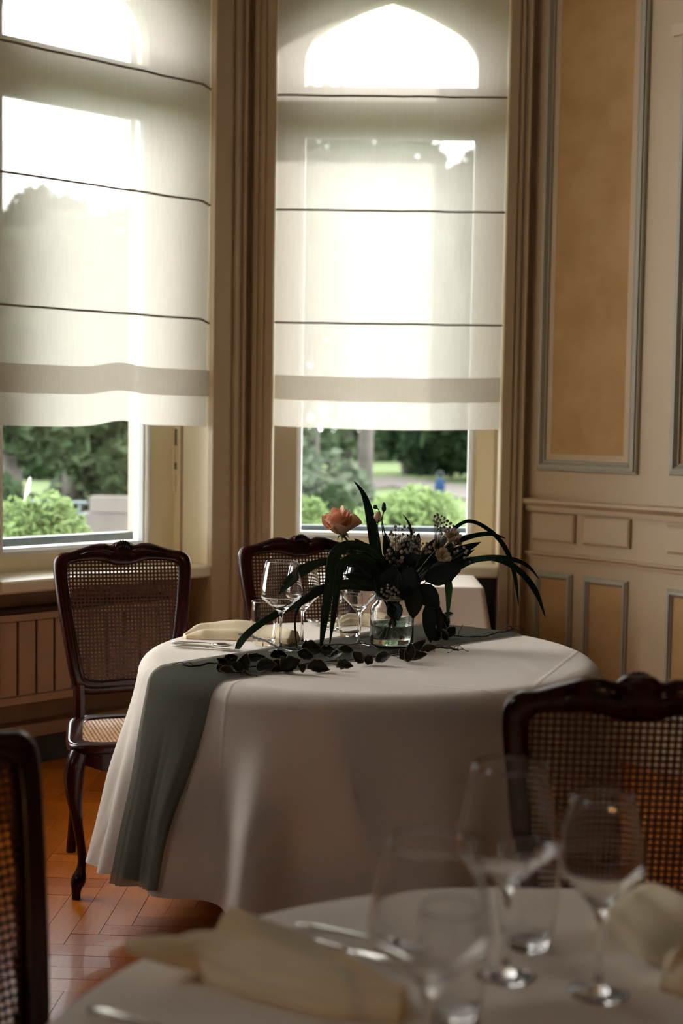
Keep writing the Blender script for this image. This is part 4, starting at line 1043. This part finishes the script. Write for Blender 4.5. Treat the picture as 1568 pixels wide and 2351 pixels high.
mb.ball(rc-AX*.007, .009, 1, 1, 1); mb.build('calyx', M_stem, root, smooth=True, local=False)
MB().tube(stem_pts(rc-AX*.006, F(815, 1265, 0), -.02), [.0032]*25, 8).build('stalk', M_dstem, root, smooth=True, local=False)
# lisianthus buds
def bud(px, py, h, w_, m, label, bx, name='flower_bud', mid=None, d=0):
    c = F(px, py, d); root = empty(name, c, label=label, cat='flower bud', group='closed buds')
    hh, ww = h*U_, w_*U_/2; pr = [(0, -hh/2), (ww*.55, -hh*.42), (ww*.95, -hh*.15), (ww, .05*hh), (ww*.85, hh*.3), (ww*.45, hh*.46), (0, hh*.5)]
    MB().lathe([(max(0, p.x), p.z) for p in spline([(a, 0, b) for a, b in pr], 3)], 14, c).build('bud', m, root, smooth=True, local=False)
    mb = MB()
    for i in range(5):
        a = i*1.256; mb.tube([c+Vector((0, 0, -hh*.52)), c+Vector((ww*.9*math.cos(a), ww*.9*math.sin(a), -hh*.3)), c+Vector((ww*1.15*math.cos(a), ww*1.15*math.sin(a), -hh*.02))], [.0018, .0016, .0004], 5)
    mb.build('sepals', M_dstem, root, smooth=True, local=False)
    MB().tube(stem_pts(c+Vector((0, 0, -hh/2)), F(*mid) if mid else None, bx), .0017, 6).build('stalk', M_dstem, root, smooth=True, local=False)
bud(867, 1187, 26, 18, M_cream, 'cream half-open bud standing right of the upright blade', -.005, mid=(870, 1260, 0))
bud(881, 1164, 22, 10, M_dstem, 'dark slim bud, highest of the closed buds', .005, mid=(878, 1220, .005), d=.005)
bud(861, 1163, 9, 10, M_dstem, 'tiny dark bud bent to the left of the slim one', .008, mid=(876, 1190, .004), d=.004)
# pale open blooms half hidden at the right
def bloom(px, py, rad, label, d=0, m=M_cream, tilt=(.3, -.5, .6)):
    global rc, AX, AX2, AX3
    rc = F(px, py, d); AX = Vector(tilt).normalized(); AX2 = AX.cross(Vector((0, 1, 0))).normalized(); AX3 = AX.cross(AX2); root = empty('pale_bloom', rc, label=label, cat='flower', group='pale open blooms')
    s_ = rad*U_
    for i in range(7): mods(petal(i*.9+.2, s_*(.55 if i % 2 else .4), s_*1.3, 1.5, s_*.35, 0, .6, seed=i).build('petal', m, root, smooth=True, local=False), solid=.0007)
    MB().tube(stem_pts(rc, None, .02), .002, 6).build('stalk', M_stem, root, smooth=True, local=False)
bloom(1008, 1288, 17, 'pale cream bloom with folded petals below the right florets', -.04)
bloom(1032, 1247, 18, 'pale cream bloom among the upper right florets', .0, tilt=(.2, -.3, .9))
bloom(1000, 1262, 12, 'small pale bloom left of the larger folded one', .01)
# gypsophila
def icos(r):
    mb = MB(); mb.ball((0, 0, 0), r, seg=7, rings=5); return mb
flo = None
def sprig(base, pts, label, seed, rad=3.6):
    global flo
    r = random.Random(seed); b = F(*base); root = empty('gypsophila_sprig', b, label=label, cat='gypsophila', group='gypsophila sprigs')
    st = MB(); heads = []
    for (x, y, d) in pts:
        q = F(x, y, d); mid = b.lerp(q, .6)+Vector((0, 0, -.006)); st.tube([b, mid, q], [.0009, .0006, .0004], 4)
        heads.append((q, rad*U_*r.uniform(.75, 1.15)))
    st.tube(stem_pts(b, None, r.uniform(-.02, .02)), .0011, 5)
    st.build('stalks', M_dstem, root, local=False)
    for q, s_ in heads:
        if flo is None: o = icos(1).build('floret', M_gyp, root, smooth=True); flo = o
        else: o = flo.copy(); COL.objects.link(o); o.parent = root
        o.location = q-b; o.scale = (s_*1.1, s_*1.1, s_)
def cluster(cx, cy, sx, sy, n, seed, rot=0, d0=0, ds=.03):
    r = random.Random(seed); out = []; tries = 0
    while len(out) < n and tries < 4000:
        tries += 1; a, q = r.uniform(0, 2*PI), math.sqrt(r.random()); x, y = q*math.cos(a)*sx, q*math.sin(a)*sy
        x, y = x*math.cos(rot)-y*math.sin(rot), x*math.sin(rot)+y*math.cos(rot)
        if all((x+cx-o[0])**2+(y+cy-o[1])**2 > 36 for o in out): out.append((cx+x, cy+y, d0+r.uniform(-ds, ds)))
    return out
sprig((908, 1285, 0), cluster(925, 1228, 34, 26, 26, 1), 'gypsophila sprig above the centre left, between bud and curved grass tip', 1)
sprig((930, 1300, -.02), cluster(950, 1252, 40, 20, 34, 2, .25, -.03), 'dense gypsophila sprig across the middle of the bouquet', 2)
sprig((905, 1310, -.03), cluster(905, 1278, 20, 30, 16, 3, 0, -.05), 'gypsophila sprig low at the left of the middle', 3, 5)
sprig((1000, 1275, .0), cluster(1025, 1215, 44, 17, 44, 4, .85), 'gypsophila sprig highest at the right, before the garden', 4)
sprig((1010, 1290, -.02), cluster(1058, 1265, 34, 12, 18, 5, .75, -.03), 'gypsophila sprig trailing to the right over the blades', 5)
sprig((900, 1330, -.06), cluster(895, 1358, 22, 14, 16, 6, .4, -.09, .01), 'gypsophila florets low in front just above the jar neck', 6, 3.2)
# ------------------------------------------------------------------ vine garland on the runner
def vine(path, label, seed, side, leaves, name='vine_branch'):
    """path: (px, py on the cloth, height above it); leaves: (px, py, half width px, length px, angle deg in picture, lift)"""
    r = random.Random(seed); pts = [PZ(x, y, TZ+.004+h) for x, y, h in path]; root = empty(name, pts[0], label=label, cat='vine', group='dry vine branches on the runner')
    sp = spline(pts, 6); n = len(sp); rad = [.0031-.0018*i/n for i in range(n)]
    sp = [p+Vector((0, 0, .0012*math.sin(i*1.3))) for i, p in enumerate(sp)]
    MB().tube(sp, rad, 7).build('twig', M_twig, root, smooth=True, local=False)
    for k, i in enumerate(side):
        p = sp[min(i, n-1)]; q = [p]; d = Vector((r.uniform(-1, 1), r.uniform(-.6, .6), r.uniform(.1, .9))).normalized()
        for j in range(7): q.append(q[-1]+d*.006); d = (d+Vector((r.uniform(-.5, .5), r.uniform(-.4, .4), -.28))).normalized(); q[-1].z = max(q[-1].z, TZ+.005)
        MB().tube(q, [.0012, .0011, .001, .0009, .0008, .0008, .0007, .0016], 5).build('tendril', M_twig, root, smooth=True, local=False)
    for k, (x, y, hw, ln, ang, lift) in enumerate(leaves):
        c = PZ(x, y, TZ+.004+lift); u = c.y/FPX; a = math.radians(ang); ax = Vector((math.cos(a), r.uniform(-.4, .4), math.sin(a))).normalized()
        b, t = c-ax*(ln*u/2), c+ax*(ln*u/2)
        b.z = max(b.z, TZ+.006); t.z = max(t.z, TZ+.006)
        lm = leafmesh(b, t, hw*u*1.0, r.uniform(.6, 1.15), r.uniform(-.35, .35), (r.uniform(-.5, .5), -1, r.uniform(.2, 1.0)), .5, seed*9+k)
        for v in lm.v: v.z = max(v.z, TZ+.0045)
        lf = lm.build('leaf', M_vine, root, smooth=True, local=False); mods(lf, solid=.0009)
        # pale dry margin
        g_ = lm.v; rim = [g_[j*7] for j in range(11)]+[g_[j*7+6] for j in range(10, -1, -1)]
        e = MB().tube(rim, .0007, 4).build('leaf_margin', M_vedge, lf, local=True); nearest = sp[min(range(n), key=lambda i: (sp[i]-b).length)]
        e.data.transform(Matrix.Translation(-root.location))
        MB().tube([nearest, nearest.lerp(b, .5)+Vector((0, 0, .005)), b], .0009, 5).build('leaf_stalk', M_twig, root, smooth=True, local=False)
vine([(422, 1527, .002), (450, 1529, .002), (485, 1522, .006), (530, 1526, .006), (580, 1530, .006), (650, 1530, .005), (720, 1522, .006), (790, 1516, .006), (850, 1510, .008), (905, 1500, .010), (950, 1494, .008)],
     'longest dry vine branch, along the near edge of the runner up to the jar', 1, [1, 2, 5, 14, 20, 27, 33, 40, 46, 52],
     [(508, 1528, 13, 44, -60, .014), (528, 1516, 15, 40, 20, .016), (548, 1536, 13, 46, -35, .010), (560, 1524, 20, 44, 75, .016), (586, 1514, 13, 54, 5, .010), (612, 1530, 20, 50, 20, .014), (640, 1532, 18, 52, -10, .010), (668, 1528, 24, 50, 40, .016), (692, 1540, 12, 34, -60, .006), (733, 1534, 20, 56, 0, .008), (790, 1527, 15, 38, 10, .012), (822, 1512, 14, 40, -55, .014), (846, 1516, 13, 32, -20, .010), (880, 1514, 17, 36, 10, .012), (940, 1502, 14, 52, 80, .022), (955, 1508, 13, 56, 10, .010), (925, 1505, 13, 40, -70, .018)])
vine([(549, 1456, .020), (580, 1462, .022), (615, 1474, .018), (640, 1486, .010), (690, 1490, .010), (725, 1480, .014), (790, 1480, .012), (840, 1478, .012), (870, 1490, .010)],
     'dry vine branch lifting its left tip over the cloth before the tumbler', 2, [8, 14, 18, 22, 25, 31, 36, 42],
     [(715, 1492, 22, 50, 10, .016), (752, 1497, 15, 40, -5, .010), (700, 1506, 15, 40, -25, .008), (775, 1506, 13, 36, 20, .008), (640, 1505, 14, 40, 5, .006), (795, 1493, 12, 34, 0, .006)])
vine([(1178, 1443, .018), (1165, 1449, .012), (1140, 1452, .008), (1112, 1461, .006), (1060, 1461, .006), (1015, 1458, .010), (985, 1462, .008)],
     'bare-tipped vine branch pointing right along the runner', 3, [0, 1, 2, 6, 13, 19, 25],
     [(1012, 1442, 18, 40, 70, .030), (1022, 1425, 17, 36, 100, .050), (1035, 1452, 13, 34, 50, .016), (1000, 1458, 16, 40, 80, .020), (1030, 1416, 10, 26, 20, .060), (1020, 1462, 12, 36, -60, .012)])
vine([(1052, 1493, .006), (1035, 1489, .006), (1005, 1486, .006), (975, 1488, .006), (945, 1496, .006), (900, 1506, .005)],
     'short thorny vine branch ending right of the jar with two little loops', 4, [0, 0, 1, 4, 9, 14, 17],
     [(985, 1490, 10, 40, 10, .008), (960, 1482, 12, 40, 40, .018)])
vine([(505, 1541, .002), (560, 1545, .002), (590, 1552, .0)],
     'small vine twig lowest at the front left of the garland', 5, [3, 7], [(520, 1543, 12, 34, -20, .006), (480+25, 1535, 10, 30, -70, .008)])
